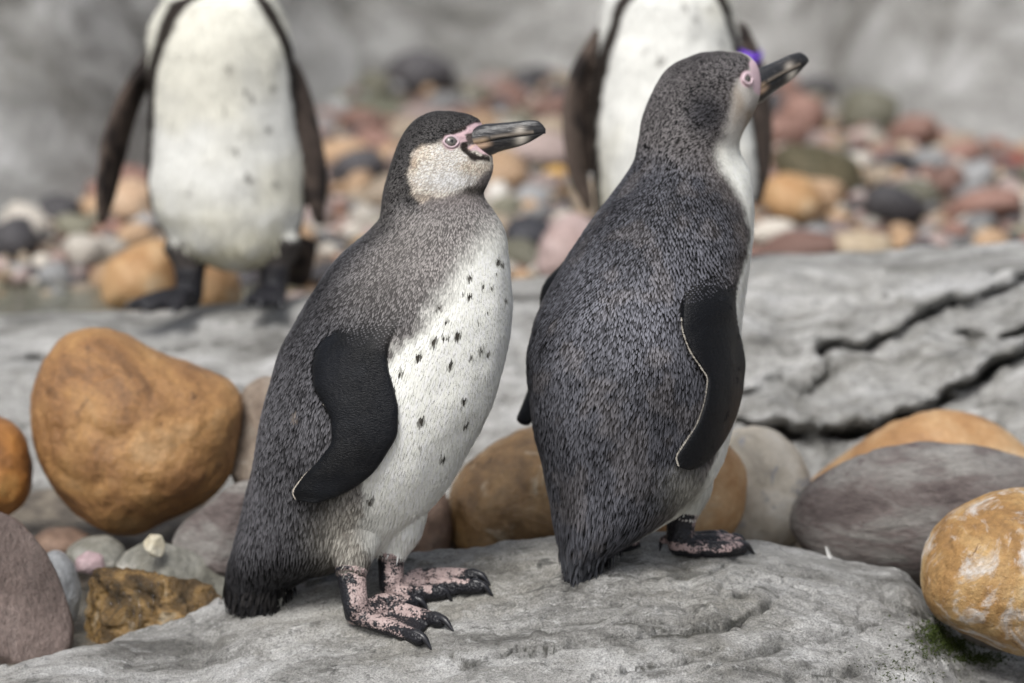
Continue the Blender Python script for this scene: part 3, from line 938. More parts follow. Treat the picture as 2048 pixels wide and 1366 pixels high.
# the small gravel between them: one mass
v0, f0 = ico(1)
nst = 5500
gx = rng.uniform(-1.6, 1.6, nst * 2)
gy = rng.uniform(1.28, 3.5, nst * 2)
ok = (gy < wall_y(gx)) & ~((gx < -0.36) & (gy < 1.55))
gx, gy = gx[ok][:nst], gy[ok][:nst]
gr = rng.uniform(0.008, 0.024, len(gx))
gz = beach_z(gx, gy) + gr * 0.35
ang = rng.uniform(0, 6.28, len(gx))
sc = rng.uniform([0.9, 0.6, 0.45], [1.25, 1.0, 0.75], (len(gx), 3)) * gr[:, None]
vv = v0[None] * sc[:, None, :]
ca, sa = np.cos(ang)[:, None], np.sin(ang)[:, None]
vv = np.stack([vv[..., 0] * ca - vv[..., 1] * sa, vv[..., 0] * sa + vv[..., 1] * ca, vv[..., 2]], -1) + np.stack([gx, gy, gz], 1)[:, None]
ff = (f0[None] + (np.arange(len(gx)) * len(v0))[:, None, None]).reshape(-1, 3)
me = mesh_np('gravel', vv.reshape(-1, 3), None, ff)
pal = np.array([p[1][2] for p in PEB])
pc = pal[rng.choice(len(PEB), len(gx), p=np.array(probs) / sum(probs))] * rng.uniform(0.4, 0.95, (len(gx), 1))
set_col(me, 'Col', np.repeat(pc, len(v0), 0))
GN = NT('gravel_stones')
ga = GN.n('Attribute', attribute_name='Col')
GN.l(ga.outputs['Color'], GN.b.inputs['Base Color'])
GN.b.inputs['Roughness'].default_value = 0.6
tag(link('gravel', me, GN.m), 'small mixed gravel filling the gaps between the beach pebbles', 'gravel', kind='stuff')


# ------------------------------------------------------------------ penguins
class Parts:
    def __init__(self):
        self.v, self.q, self.t, self.id, self.n = [], [], [], [], 0
        self.tips = []

    def add(self, v, quads, tris, pid):
        v = np.asarray(v, float)
        self.v.append(v)
        if quads is not None and len(quads):
            self.q.append(np.asarray(quads) + self.n)
        if tris is not None and len(tris):
            self.t.append(np.asarray(tris) + self.n)
        self.id.append(np.full(len(v), pid))
        self.n += len(v)

    def rings(self, rings, pid):
        """rings: (n, m, 3), closed with fans"""
        rings = np.asarray(rings)
        n, m, _ = rings.shape
        v = np.concatenate([rings.reshape(-1, 3), rings[0].mean(0)[None], rings[-1].mean(0)[None]])
        q = grid_quads(n, m, True)
        j = np.arange(m)
        t = np.concatenate([np.stack([np.full(m, n * m), (j + 1) % m, j], 1), np.stack([np.full(m, n * m + 1), (n - 1) * m + j, (n - 1) * m + (j + 1) % m], 1)])
        self.add(v, q, t, pid)

    def tube(self, pts, rad, pid, wide=None, flat=1.0, seg=20, res=6):
        """smooth tapered tube with rounded ends; wide: direction of the wide axis, flat: thickness ratio"""
        pts = np.asarray(pts, float)
        rad = np.asarray(rad, float)
        n = len(pts)
        u = np.linspace(0, n - 1, (n - 1) * res + 1)
        c = np.stack([crv(np.arange(n), pts[:, k], u) for k in range(3)], 1)
        r = crv(np.arange(n), rad, u)
        fl = crv(np.arange(n), np.broadcast_to(np.asarray(flat, float), (n,)).copy(), u)
        T = np.gradient(c, axis=0)
        T /= np.linalg.norm(T, axis=1)[:, None]
        # rounded ends
        ex = []
        for sgn, ci, ri, Ti, fi in ((-1, c[0], r[0], T[0], fl[0]), (1, c[-1], r[-1], T[-1], fl[-1])):
            a = np.array([0.35, 0.65, 0.87, 0.98]) * np.pi / 2
            rr = ri * fi
            e = [(ci + sgn * Ti * rr * math.sin(x), ri * math.cos(x), Ti, fi) for x in a]
            ex.append(e[::-1] if sgn < 0 else e)
        allr = ex[0] + [(c[k], r[k], T[k], fl[k]) for k in range(len(c))] + ex[1]
        th = np.linspace(0, 2 * np.pi, seg, endpoint=False)
        rings = []
        wd = np.array([1.0, 0, 0]) if wide is None else np.asarray(wide, float)
        for ci, ri, Ti, fi in allr:
            W = wd - Ti * (wd @ Ti)
            if np.linalg.norm(W) < 1e-3:
                W = np.array([0, 0, 1.0]) - Ti * Ti[2]
            W /= np.linalg.norm(W)
            N = np.cross(Ti, W)
            rings.append(ci + ri * (np.cos(th)[:, None] * W + fi * np.sin(th)[:, None] * N))
        self.rings(rings, pid)

    def prism(self, a, b, c, th, pid):
        """thin triangular web a-b-c, thickened downward"""
        n = 8
        vs, idx = [], {}
        for i in range(n + 1):
            for j in range(n + 1 - i):
                idx[i, j] = len(vs)
                vs.append(a + (b - a) * i / n + (c - a) * j / n)
        vs = np.array(vs)
        m = len(vs)
        tr = []
        for i in range(n):
            for j in range(n - i):
                tr.append((idx[i, j], idx[i + 1, j], idx[i, j + 1]))
                if i + j < n - 1:
                    tr.append((idx[i + 1, j], idx[i + 1, j + 1], idx[i, j + 1]))
        tr = np.array(tr)
        bt = tr[:, ::-1] + m
        border = [idx[i, 0] for i in range(n + 1)] + [idx[n - j, j] for j in range(1, n + 1)] + [idx[0, n - j] for j in range(1, n)]
        bo = np.array(border)
        nx = np.roll(bo, -1)
        qs = np.stack([nx, bo, bo + m, nx + m], 1)
        up = np.array([0, 0, th])
        self.add(np.concatenate([vs + up * .5, vs - up * .5]), qs, np.concatenate([tr, bt]), pid)

    def mesh(self, name):
        return mesh_np(name, np.concatenate(self.v), np.concatenate(self.q), np.concatenate(self.t))


BODY, FLIP, SKIN, THIGH = 0, 1, 2, 3


def loft_rows(rows, yaw, ratio, d_base, base_px, lean=None, back=0.12, n=150, m=112):
    """rows: (py, xl, xr) outline of the bird as it stands; yaw(py), ratio(py) callables. Returns rings and a frame table."""
    rows = np.array(rows, float)
    py = np.linspace(rows[0, 0], rows[-1, 0], n)
    xl = crv(rows[:, 0], rows[:, 1], py)
    xr = crv(rows[:, 0], rows[:, 2], py)
    cx = (xl + xr) / 2
    ps = yaw(py)
    r = ratio(py)
    lean_t = np.tan(ps) if lean is None else lean(py)
    # integrate the depth of the spine from its base upwards
    d = np.zeros(n)
    d[-1] = d_base
    for i in range(n - 2, -1, -1):
        d[i] = d[i + 1] - (cx[i] - cx[i + 1]) * S * d[i + 1] / DIST * 0.5 * (lean_t[i] + lean_t[i + 1])
    s = S * d / DIST
    w = (xr - xl) / 2 * s
    a = w / np.sqrt(np.cos(ps) ** 2 + r ** 2 * np.sin(ps) ** 2)
    b = r * a
    c = np.stack([P(cx[i], py[i], d[i]) for i in range(n)])
    fw = np.stack([np.cos(ps), -np.sin(ps), 0 * ps], 1)
    nn = np.stack([-np.sin(ps), -np.cos(ps), 0 * ps], 1)      # towards the bird's right-hand side
    th = np.linspace(0, 2 * np.pi, m, endpoint=False)
    ct, st = np.cos(th), np.sin(th)
    bk = back(py) if callable(back) else np.full(n, back)
    rings = (c[:, None] + a[:, None, None] * ct[None, :, None] * fw[:, None]
             + (b[:, None] * st[None] * (1 - bk[:, None] * ct[None]))[:, :, None] * nn[:, None])
    fr = dict(py=py, z=c[:, 2], c=c, a=a, b=b, fw=fw, nn=nn, cx=cx, w=w, s=s, ps=ps, r=r)
    return rings, fr


def theta_of_px(fr, pys, pxs):
    """angle from the front (on the bird's right side) at which the outline rows reach pixel px"""
    out = []
    for y, x in zip(pys, pxs):
        cx = np.interp(y, fr['py'], fr['cx'])
        w = np.interp(y, fr['py'], fr['w'] / fr['s'])
        ps = np.interp(y, fr['py'], fr['ps'])
        r = np.interp(y, fr['py'], fr['r'])
        ph = math.atan2(r * math.sin(ps), math.cos(ps))
        out.append(math.acos(max(-1, min(1, (x - cx) / w))) - ph)
    return np.array(out)


def bird_coords(fr, v):
    """row (photo py), angle from front 0..pi, signed side, mirrored pixel position on the right-hand side"""
    zt = fr['z'][::-1]
    py = np.interp(v[:, 2], zt, fr['py'][::-1])
    g = lambda k: np.stack([np.interp(py, fr['py'], fr[k][:, j]) for j in range(3)], 1)
    c, fw, nn = g('c'), g('fw'), g('nn')
    a = np.interp(py, fr['py'], fr['a'])
    b = np.interp(py, fr['py'], fr['b'])
    rel = v - c
    f = (rel * fw).sum(1)
    l = (rel * nn).sum(1)
    th = np.arctan2(np.abs(l) / b, f / a)
    mv = v.copy()
    neg = l < 0
    mv[neg] = v[neg] - 2 * l[neg, None] * nn[neg]
    mx, my, _ = proj(mv)
    return py, th, l, mx, my


def flipper_on_body(parts, rings, left, right, lift, thick, pid=FLIP, nu=18, nv=46, sign=1):
    """a blade lying along the side of the body; left/right: outline polylines in the photo, from root to tip"""
    n, m, _ = rings.shape
    bv = BVHTree.FromPolygons([tuple(x) for x in rings.reshape(-1, 3)], [tuple(q) for q in grid_quads(n, m, True)])

    def resample(pl):
        pl = np.array(pl, float)
        t = np.linspace(0, len(pl) - 1, nv)
        return np.stack([crv(np.arange(len(pl)), pl[:, k], t) for k in range(2)], 1)

    Lp, Rp = resample(left), resample(right)
    uu = 0.5 - 0.5 * np.cos(np.linspace(0, np.pi, nu))
    pix = Lp[:, None] + (Rp - Lp)[:, None] * uu[None, :, None]
    dep = np.full((nv, nu), np.nan)
    for i in range(nv):
        for j in range(nu):
            a = P(pix[i, j, 0], pix[i, j, 1], DIST) - CAM
            a /= np.linalg.norm(a)
            h = bv.ray_cast(Vector(CAM), Vector(a))
            if h[0] is not None:
                dep[i, j] = depth_of(h[0])
    for i in range(nv):
        row = dep[i]
        good = np.where(~np.isnan(row))[0]
        if len(good):
            dep[i] = np.interp(np.arange(nu), good, row[good])
    good = np.where(~np.isnan(dep[:, 0]))[0]
    for j in range(nu):
        dep[:, j] = np.interp(np.arange(nv), good, dep[good, j])
    # planar-ish blade: smooth the depth field strongly
    for _ in range(10):
        p = np.pad(dep, 1, mode='edge')
        dep = (p[:-2, 1:-1] + p[2:, 1:-1] + p[1:-1, :-2] + p[1:-1, 2:] + 2 * dep) / 6
    vt = np.linspace(0, 1, nv)
    lf = np.interp(vt, [0, .2, .6, 1], lift)
    prof = np.sqrt(np.clip(1 - (2 * uu - 1) ** 2, 0, 1)) ** 0.7
    thv = np.interp(vt, [0, .25, .8, 1], thick)
    front = dep - lf[:, None] - thv[:, None] * prof[None]
    backd = dep - lf[:, None] + np.interp(vt, [0, .3, 1], [0.02, 0.006, 0.002])[:, None] * prof[None]
    rg = []
    for i in range(nv):
        fp = [P(pix[i, j, 0], pix[i, j, 1], front[i, j]) for j in range(nu)]
        bp = [P(pix[i, j, 0], pix[i, j, 1], backd[i, j] + 0.001) for j in range(nu - 2, 0, -1)]
        rg.append(fp + bp)
    parts.rings(rg, pid)
    edge = np.array([P(Lp[i, 0], Lp[i, 1], front[i, 0] - 0.001) for i in range(nv)])
    return edge


def remesh(parts, name, voxel, smooth=3, lumps=0.0):
    me = parts.mesh(name)
    tmp = bpy.data.objects.new('tmp', me)
    COL.objects.link(tmp)
    md = tmp.modifiers.new('r', 'REMESH')
    md.mode = 'VOXEL'
    md.voxel_size = voxel
    md.adaptivity = 0
    sm = tmp.modifiers.new('s', 'SMOOTH')
    sm.factor = 0.5
    sm.iterations = smooth
    dg = bpy.context.evaluated_depsgraph_get()
    dg.update()
    out = bpy.data.meshes.new_from_object(tmp.evaluated_get(dg))
    bpy.data.objects.remove(tmp)
    out.name = name
    n = len(out.vertices)
    v = np.empty(n * 3, np.float32)
    out.vertices.foreach_get('co', v)
    v = v.reshape(-1, 3).astype(float)
    nr = np.empty(n * 3, np.float32)
    out.vertices.foreach_get('normal', nr)
    nr = nr.reshape(-1, 3).astype(float)
    out.polygons.foreach_set('use_smooth', np.ones(len(out.polygons), bool))
    pv = np.concatenate(parts.v)
    pid = np.concatenate(parts.id)
    kd = KDTree(len(pv))
    for i, x in enumerate(pv):
        kd.insert(x, i)
    kd.balance()
    ids = np.array([pid[kd.find(x)[1]] for x in v])
    if lumps:
        w_ = np.where(ids == SKIN, 0.0, np.where(ids == FLIP, 0.5, 1.0))
        dsp = lumps * (fbm(v * np.array([13, 13, 9]), 3, 77) + 0.25 * vnoise(v * 38, 78))
        v = v + nr * (dsp * w_)[:, None]
        out.vertices.foreach_set('co', v.astype(np.float32).ravel())
        out.update()
        nr = np.empty(n * 3, np.float32)
        out.vertices.foreach_get('normal', nr)
        nr = nr.reshape(-1, 3).astype(float)
    return out, v, nr, ids


def make_feathers(name, v, nr, me, col, size, keep, dirv, parent, extra=None, tipc=None, seed=1, dens=1.0, lift=0.16, soft=None, lattice=None, jit=0.16):
    """thousands of small overlapping feather blades on the body surface, one mesh"""
    r = np.random.default_rng(seed)
    me.calc_loop_triangles()
    nt = len(me.loop_triangles)
    tri = np.empty(nt * 3, np.int32)
    me.loop_triangles.foreach_get('vertices', tri)
    tri = tri.reshape(-1, 3)
    A, B, C = v[tri[:, 0]], v[tri[:, 1]], v[tri[:, 2]]
    area = 0.5 * np.linalg.norm(np.cross(B - A, C - A), axis=1)
    sz = size[tri].mean(1)                       # (width, length) columns
    kp = keep[tri].min(1)
    over = 1.0 if lattice is None else 4.5
    expect = area / (sz[:, 0] * sz[:, 1] * 0.40) * kp * dens * over
    cnt = np.floor(expect + r.random(nt)).astype(int)
    ti = np.repeat(np.arange(nt), cnt)
    n = len(ti)
    u, w = r.random(n), r.random(n)
    fl = u + w > 1
    u[fl], w[fl] = 1 - u[fl], 1 - w[fl]
    bw = np.stack([1 - u - w, u, w], 1)
    ip = lambda arr: (arr[tri[ti]] * bw[..., None]).sum(1)
    p, nn, dd, cc, ss = ip(v), ip(nr), ip(dirv), ip(col), ip(size)
    tc = ip(tipc)
    sf = ip((np.full(len(v), 0.5) if soft is None else soft)[:, None])
    if lattice is not None:
        # feathers lie in staggered rows and columns down the body; on the head they are scattered
        fr, ncol, py_on, pyT, lenT = lattice
        pyc, thc, lc, _, _ = bird_coords(fr, p)
        ths = thc * np.sign(lc) + 0.03 * vnoise(p * 16, 501) + 0.012 * vnoise(p * 60, 502)
        rowc = np.concatenate([[0], np.cumsum(np.abs(np.diff(fr['z'])) / (0.40 * np.interp(0.5 * (fr['py'][1:] + fr['py'][:-1]), pyT, lenT)))])
        rc = np.interp(pyc, fr['py'], rowc) + 0.5 * vnoise(p * 20, 503)
        cl = ths / (2 * np.pi) * ncol
        ci = np.floor(cl).astype(np.int64)
        rc = rc + 0.5 * (ci & 1)
        ri = np.floor(rc).astype(np.int64)
        dist = (cl - ci - 0.5) ** 2 + (rc - ri - 0.5) ** 2 + 0.05 * r.random(n)
        key = (ci + 4096) * 8192 + ri
        od = np.lexsort((dist, key))
        first = np.ones(n, bool)
        first[1:] = key[od][1:] != key[od][:-1]
        sel = np.zeros(n, bool)
        sel[od[first]] = True
        scat = (pyc < py_on + 8 * r.normal(size=n))
        sel = np.where(scat, r.random(n) < 1 / over, sel)
        aw = np.interp(pyc, fr['py'], fr['a']) * 2 * np.pi / ncol * 0.98
        ss[:, 0] = np.where(scat, ss[:, 0], np.maximum(aw, 0.62 * ss[:, 0]))
        p, nn, dd, cc, ss, tc, sf = [x[sel] for x in (p, nn, dd, cc, ss, tc, sf)]
        n = len(p)
    if extra is not None:
        p, nn, dd, cc, ss, tc = [np.concatenate([x, y]) for x, y in zip((p, nn, dd, cc, ss, tc), extra)]
        sf = np.concatenate([sf, np.full((len(p) - len(sf), 1), 0.5)])
        n = len(p)
    nn /= np.linalg.norm(nn, axis=1)[:, None]
    dd = dd + r.normal(0, jit, dd.shape) * np.linalg.norm(dd, axis=1)[:, None]
    dd -= nn * (dd * nn).sum(1)[:, None]
    dd /= np.linalg.norm(dd, axis=1)[:, None] + 1e-9
    sd_ = np.cross(nn, dd)
    wd = ss[:, :1] * r.uniform(0.8, 1.2, (n, 1)) * 0.5
    ln = ss[:, 1:] * r.uniform(0.75, 1.25, (n, 1))
    lf = lift * r.uniform(0.5, 1.4, (n, 1))
    root = p - dd * ln * 0.35 - nn * 0.0006
    mid = p + dd * ln * 0.25 + nn * ln * lf * 0.55
    tip = p + dd * ln * 0.65 + nn * ln * lf * 0.75
    V = np.stack([root - sd_ * wd * 0.7, root + sd_ * wd * 0.7, mid + sd_ * wd + nn * 0, mid - sd_ * wd, mid + nn * wd * 0.35, tip], 1)
    # faces: two quads either side of a raised shaft and two tip triangles
    k = (np.arange(n) * 6)[:, None]
    tris = np.concatenate([k + [1, 0, 4], k + [2, 1, 4], k + [0, 3, 4], k + [5, 2, 4], k + [3, 5, 4]], 0)
    out = mesh_np(name, V.reshape(-1, 3), None, tris)
    # soften the shading of the blades towards that of the body
    fn = np.cross(sd_, tip - root)
    fn /= np.linalg.norm(fn, axis=1)[:, None]
    fn *= np.sign((fn * nn).sum(1))[:, None]
    base_n = fn * (1 - sf) + nn * sf
    side_n = sd_ * 0.35 * (1 - sf)
    NV = np.stack([base_n - side_n, base_n + side_n, base_n + side_n, base_n - side_n, base_n, base_n + dd * 0.25 * (1 - sf)], 1).reshape(-1, 3)
    NV /= np.linalg.norm(NV, axis=1)[:, None]
    out.normals_split_custom_set_from_vertices(NV.tolist())
    amp = 1 - 0.85 * (sf - 0.5) * 2 * (sf > 0.5)
    var = np.clip(1 + r.normal(0, 0.25, (n, 1)) * amp, 0.4, 1.7)
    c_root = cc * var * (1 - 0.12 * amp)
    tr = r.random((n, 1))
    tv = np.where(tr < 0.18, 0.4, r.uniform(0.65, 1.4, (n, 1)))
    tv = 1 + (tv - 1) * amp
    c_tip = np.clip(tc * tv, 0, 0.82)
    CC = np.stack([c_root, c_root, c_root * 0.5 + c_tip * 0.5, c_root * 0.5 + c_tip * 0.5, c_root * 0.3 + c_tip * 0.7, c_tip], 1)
    set_col(out, 'Col', CC.reshape(-1, 3))
    o = link(name, out, FEATH, parent)
    o['kind'] = 'stuff'
    return o, n


def make_beak(parent, base, yaw, pitch, scale=1.0):
    """two-part horn beak; base = world point of the middle of its root; axis along yaw/pitch"""
    k = S * scale
    x0, y0 = 968, 278
    st = np.array([[938, 256, 284, 312], [955, 250, 282, 316], [970, 246, 279, 315], [985, 244.5, 276, 309], [1000, 243, 273, 302], [1020, 241, 269.5, 296], [1040, 238, 267, 290],
                   [1060, 235.5, 264.5, 281.5], [1075, 236, 262, 272.5], [1087, 243, 260.5, 265], [1094, 252, 260, 262]], float)
    hw = np.array([13, 13.5, 13, 11.6, 10.2, 8.6, 7.6, 6.4, 5.0, 3.2, 1.2]) * scale / 1000
    u = np.linspace(0, len(st) - 1, 60)
    S4 = np.stack([crv(np.arange(len(st)), st[:, j], u) for j in range(4)], 1)
    hwu = crv(np.arange(len(st)), hw, u)
    Rm = Matrix.Rotation(-yaw, 3, 'Z') @ Matrix.Rotation(-pitch, 3, 'Y')
    Rm = np.array(Rm)
    out = []
    for up in (True, False):
        rings = []
        cols = []
        for (x, t, mo, b), w in zip(S4, hwu):
            if not up and x > 1089:
                break
            m = 28
            th = np.linspace(0, 2 * np.pi, m, endpoint=False)
            if up:
                zt, zb = (y0 - t) * k, (y0 - mo) * k + 0.0002
            else:
                zt, zb = (y0 - mo) * k - 0.0011, (y0 - b) * k
            zm, hz = (zt + zb) / 2, max((zt - zb) / 2, 0.0006)
            sn, cs = np.sin(th), np.cos(th)
            if up:      # narrow ridge on top, straight cutting edge below
                z = np.where(sn > 0, zb + 2 * hz * np.abs(sn) ** 1.15, zb + 0.0015 * sn)
                ww = w * np.sign(cs) * np.abs(cs) ** 0.75 * np.where(sn > 0, 1, 0.9)
            else:
                z = np.where(sn < 0, zt - 2 * hz * np.abs(sn) ** 1.1, zt + 0.001 * sn)
                ww = 0.88 * w * np.sign(cs) * np.abs(cs) ** 0.75
            rings.append(np.stack([np.full(m, (x - x0) * k), ww, z], 1))
            dark = np.array([0.016, 0.016, 0.018])
            c = np.tile(dark, (m, 1))
            hgt = (z - zb) / (2 * hz + 1e-9)
            if up:
                pale = np.exp(-((x - 1043) / 11) ** 2) * np.exp(-((hgt - 0.42) / 0.22) ** 2)
                edge = np.exp(-((hgt - 0.16) / 0.09) ** 2) * (x > 985) * (x < 1072)
                root = sstep(988, 968, x) * sstep(0.28, 0.05, hgt)
                c = c + (np.array([.42, .38, .33]) - c) * np.clip(pale, 0, 1)[:, None]
                c = c + (np.array([.24, .2, .16]) - c) * (edge * 0.7)[:, None]
                c = c + (np.array([.55, .40, .26]) - c) * root[:, None]
            else:
                pale = np.exp(-((x - 1047) / 12) ** 2) * sstep(0.0, 0.35, hgt) * 0.95
                root = sstep(994, 970, x) * sstep(0.55, 0.9, hgt)
                low = sstep(0.35, 0.05, hgt) * sstep(1060, 1020, x) * 0.55
                c = c + (np.array([.2, .18, .15]) - c) * low[:, None]
                c = c + (np.array([.52, .48, .42]) - c) * np.clip(pale, 0, 1)[:, None]
                c = c + (np.array([.55, .38, .26]) - c) * root[:, None]
            cols.append(c)
        pt = Parts()
        pt.rings(rings, 0)
        vv = np.concatenate(pt.v) @ Rm.T
        cc = np.concatenate(cols)
        cc = np.concatenate([cc, cc[:1], cc[-1:]])
        me = mesh_np('beak', vv, np.concatenate(pt.q), np.concatenate(pt.t))
        set_col(me, 'Col', cc)
        o = link('upper_beak' if up else 'lower_beak', me, BEAK, parent)
        o.location = base
        out.append(o)
    return out


def make_eye(parent, pos, nrm, r=0.0066, squint=1.0, ring=0.0012):
    """eyeball set in a thin ring of bare lid; r is the visible iris radius, pos the surface point"""
    v, f = ico(4)
    nrm = np.asarray(nrm, float)
    nrm /= np.linalg.norm(nrm)
    R0 = r * 1.45
    me = mesh_np('eye', v * R0, None, f)
    ang = np.arccos(np.clip(v @ nrm, -1, 1))
    ar = math.asin(1 / 1.45)
    c = np.where((ang < 0.26 * ar)[:, None], [0.003, 0.003, 0.003], np.where((ang < ar * 0.97)[:, None], [0.115, 0.105, 0.095], [0.012, 0.011, 0.01]))
    c = c * np.where((ang > 0.55 * ar) & (ang < 0.75 * ar), 0.8, 1.0)[:, None]
    set_col(me, 'Col', c)
    e = link('eye', me, EYE, parent)
    e.location = Vector(np.asarray(pos) - nrm * (R0 * 0.72 - 0.0012))
    up = np.array([0, 0, 1.0])
    side = np.cross(up, nrm)
    side /= np.linalg.norm(side)
    u2 = np.cross(nrm, side)
    th = np.linspace(0, 2 * np.pi, 48, endpoint=False)
    rings = []
    for t in th:
        corner = 1 + 0.16 * max(0, abs(math.cos(t)) - 0.8) / 0.2
        ctr = nrm * 0.0009 + (side * math.cos(t) * corner + u2 * math.sin(t) * squint) * (r + ring * 0.5)
        out = side * math.cos(t) + u2 * math.sin(t)
        ph = np.linspace(0, 2 * np.pi, 12, endpoint=False)
        rings.append(ctr + np.cos(ph)[:, None] * out * ring * 1.1 + np.sin(ph)[:, None] * nrm * ring)
    rings = np.array(rings)
    q = grid_quads(49, 12, True) % (48 * 12)
    lid = link('eyelid', mesh_np('eyelid', rings.reshape(-1, 3), q), LID, e)
    lid.location = Vector(pos)
    return e


def make_claw(parent, a, b, r=0.0042, drop=0.006):
    a, b = np.asarray(a), np.asarray(b)
    t = Parts()
    mid = (a + b) / 2 + np.array([0, 0, drop * 0.5])
    t.tube([a, mid, b - np.array([0, 0, drop * 0.3])], [r, r * 0.85, r * 0.22], 0, seg=12, res=5)
    v = np.concatenate(t.v)
    c = v.mean(0)
    o = link('claw', mesh_np('claw', v - c, np.concatenate(t.q), np.concatenate(t.t)), CLAW, parent)
    o.location = c
    return o


def make_foot(parts, parent, knee, ankle_px, toes, r_knee, r_ankle, heel=None):
    """leg + three webbed toes; toes: list of pixel polylines on the rock, last point is the claw tip"""
    ank = ground(*ankle_px)
    ankle = ank + np.array([0, 0, r_ankle * 1.0])
    parts.tube([knee, knee * 0.5 + ankle * 0.5, ankle + np.array([0, 0, 0.006]), ankle], [r_knee, r_knee * 0.92, r_ankle * 1.05, r_ankle], SKIN, seg=24)
    mids = []
    for pl in toes:
        g = [ground(*q) for q in pl]
        n = len(g) - 1
        rads = np.interp(np.linspace(0, 1, n), [0, .5, 1], [0.0098, 0.0095, 0.0082])
        pts = [ankle - np.array([0, 0, 0.002])] + [g[i] + np.array([0, 0, rads[i] * 0.85]) for i in range(n)]
        parts.tube(pts, [r_ankle * 0.85] + list(rads), SKIN, seg=16)
        make_claw(parent, pts[-1] * 0.8 + pts[-2] * 0.2 + np.array([0, 0, 0.005]), g[-1] + np.array([0, 0, 0.003]), 0.0052)
        parts.tips.append(pts[-1])
        mids.append((g[0], (g[n - 2] * 0.4 + g[n - 1] * 0.6) + np.array([0, 0, 0.004])))
    for (a0, a1), (b0, b1) in zip(mids[:-1], mids[1:]):
        z = np.array([0, 0, 0.001])
        parts.prism(ankle - np.array([0, 0, r_ankle * 0.6]), a1 - z, b1 - z, 0.0055, SKIN)
    return ankle


def new_penguin(loc, label, group=None):
    e = bpy.data.objects.new('penguin', None)
    COL.objects.link(e)
    e.location = loc
    e.empty_display_size = 0.05
    tag(e, label, 'penguin', group)
    return e


def lerp(a, b, t):
    return a + (b - a) * t[:, None]


C_DARK = np.array([0.0075, 0.007, 0.0072])
C_BACK = np.array([0.0042, 0.0042, 0.0045])
C_BACKT = np.array([0.115, 0.113, 0.122])
C_BROWN = np.array([0.155, 0.144, 0.138])
C_WHITE = np.array([0.81, 0.815, 0.755])
C_CHEEK = np.array([0.37, 0.34, 0.30])
C_PINK = np.array([0.56, 0.40, 0.425])
C_FLIP = np.array([0.0034, 0.004, 0.0056])


def tangent_dirs(v, nr, fwd, head_w, beak_pt):
    g = np.zeros_like(v)
    g[:, 2] = -1
    g -= fwd[None] * 0.25
    h = v - beak_pt[None]
    h /= np.linalg.norm(h, axis=1)[:, None]
    g = g * (1 - head_w[:, None]) + h * head_w[:, None]
    g -= nr * (g * nr).sum(1)[:, None]
    return g / (np.linalg.norm(g, axis=1)[:, None] + 1e-9)


# ---- penguin one: speckled belly, seen from its right side
A_ROWS = [(224, 893, 907), (229, 858, 938), (236, 840, 955), (250, 822, 964), (270, 805, 968), (290, 794, 973), (310, 786, 984), (330, 779, 985), (350, 774, 980), (370, 769, 972), (385, 766, 967),
          (400, 764, 972), (420, 762, 988), (440, 758, 1003), (460, 742, 1011), (480, 722, 1016), (500, 700, 1018), (550, 652, 1022), (600, 616, 1025), (650, 588, 1022), (700, 563, 1014), (750, 545, 1003),
          (800, 530, 988), (850, 520, 965), (900, 511, 938), (950, 503, 908), (1000, 494, 868), (1050, 482, 822), (1085, 471, 785), (1110, 464, 735), (1130, 457, 680), (1150, 452, 620), (1175, 449, 580), (1200, 452, 564), (1214, 464, 552)]
tail_g = ground(508, 1216)
dA = depth_of(tail_g)
yawA = lambda py: R(24) - R(14) * sstep(470, 330, py)
ratA = lambda py: np.interp(py, [224, 280, 380, 450, 600, 900, 1050, 1150, 1214], [0.72, 0.74, 0.80, 0.80, 0.84, 0.86, 0.80, 0.70, 0.55])
ringsA, frA = loft_rows(A_ROWS, yawA, ratA, dA, 0, back=lambda py: np.interp(py, [224, 370, 460, 700, 1214], [0.30, 0.2, 0.05, 0.08, 0.0]))
penA = new_penguin(tuple(ground(740, 1235)), 'penguin with black-speckled white belly, pale cheek and one flipper folded along its side')
pA = Parts()
pA.rings(ringsA, BODY)
edgeA = flipper_on_body(pA, ringsA,
                        [(700, 640), (660, 668), (638, 695), (625, 735), (627, 768), (645, 805), (664, 845), (664, 880), (640, 918), (604, 956), (585, 985), (592, 1002)],
                        [(818, 610), (806, 640), (784, 668), (773, 700), (776, 735), (788, 778), (797, 825), (796, 862), (775, 905), (738, 955), (680, 992), (632, 1008)],
                        [-0.006, 0.001, 0.006, 0.011], [0.001, 0.011, 0.008, 0.003])
fwA = np.array([math.cos(R(24)), -math.sin(R(24)), 0])
nnA = np.array([-math.sin(R(24)), -math.cos(R(24)), 0])
# far flipper, hanging on the other side
shA = P(820, 640, depth_of(frA['c'][60]))
cA = [np.array([np.interp(y, frA['py'], frA['c'][:, j]) for j in range(3)]) for y in (600, 700, 800, 900, 980)]
bA = [np.interp(y, frA['py'], frA['b']) for y in (600, 700, 800, 900, 980)]
pA.tube([cA[k] - nnA * (bA[k] - (0.012 if k == 0 else -0.006)) + fwA * (0.02 - 0.012 * k) for k in range(5)], [0.020, 0.034, 0.040, 0.032, 0.014], FLIP, wide=fwA, flat=[.5, .28, .2, .18, .2])
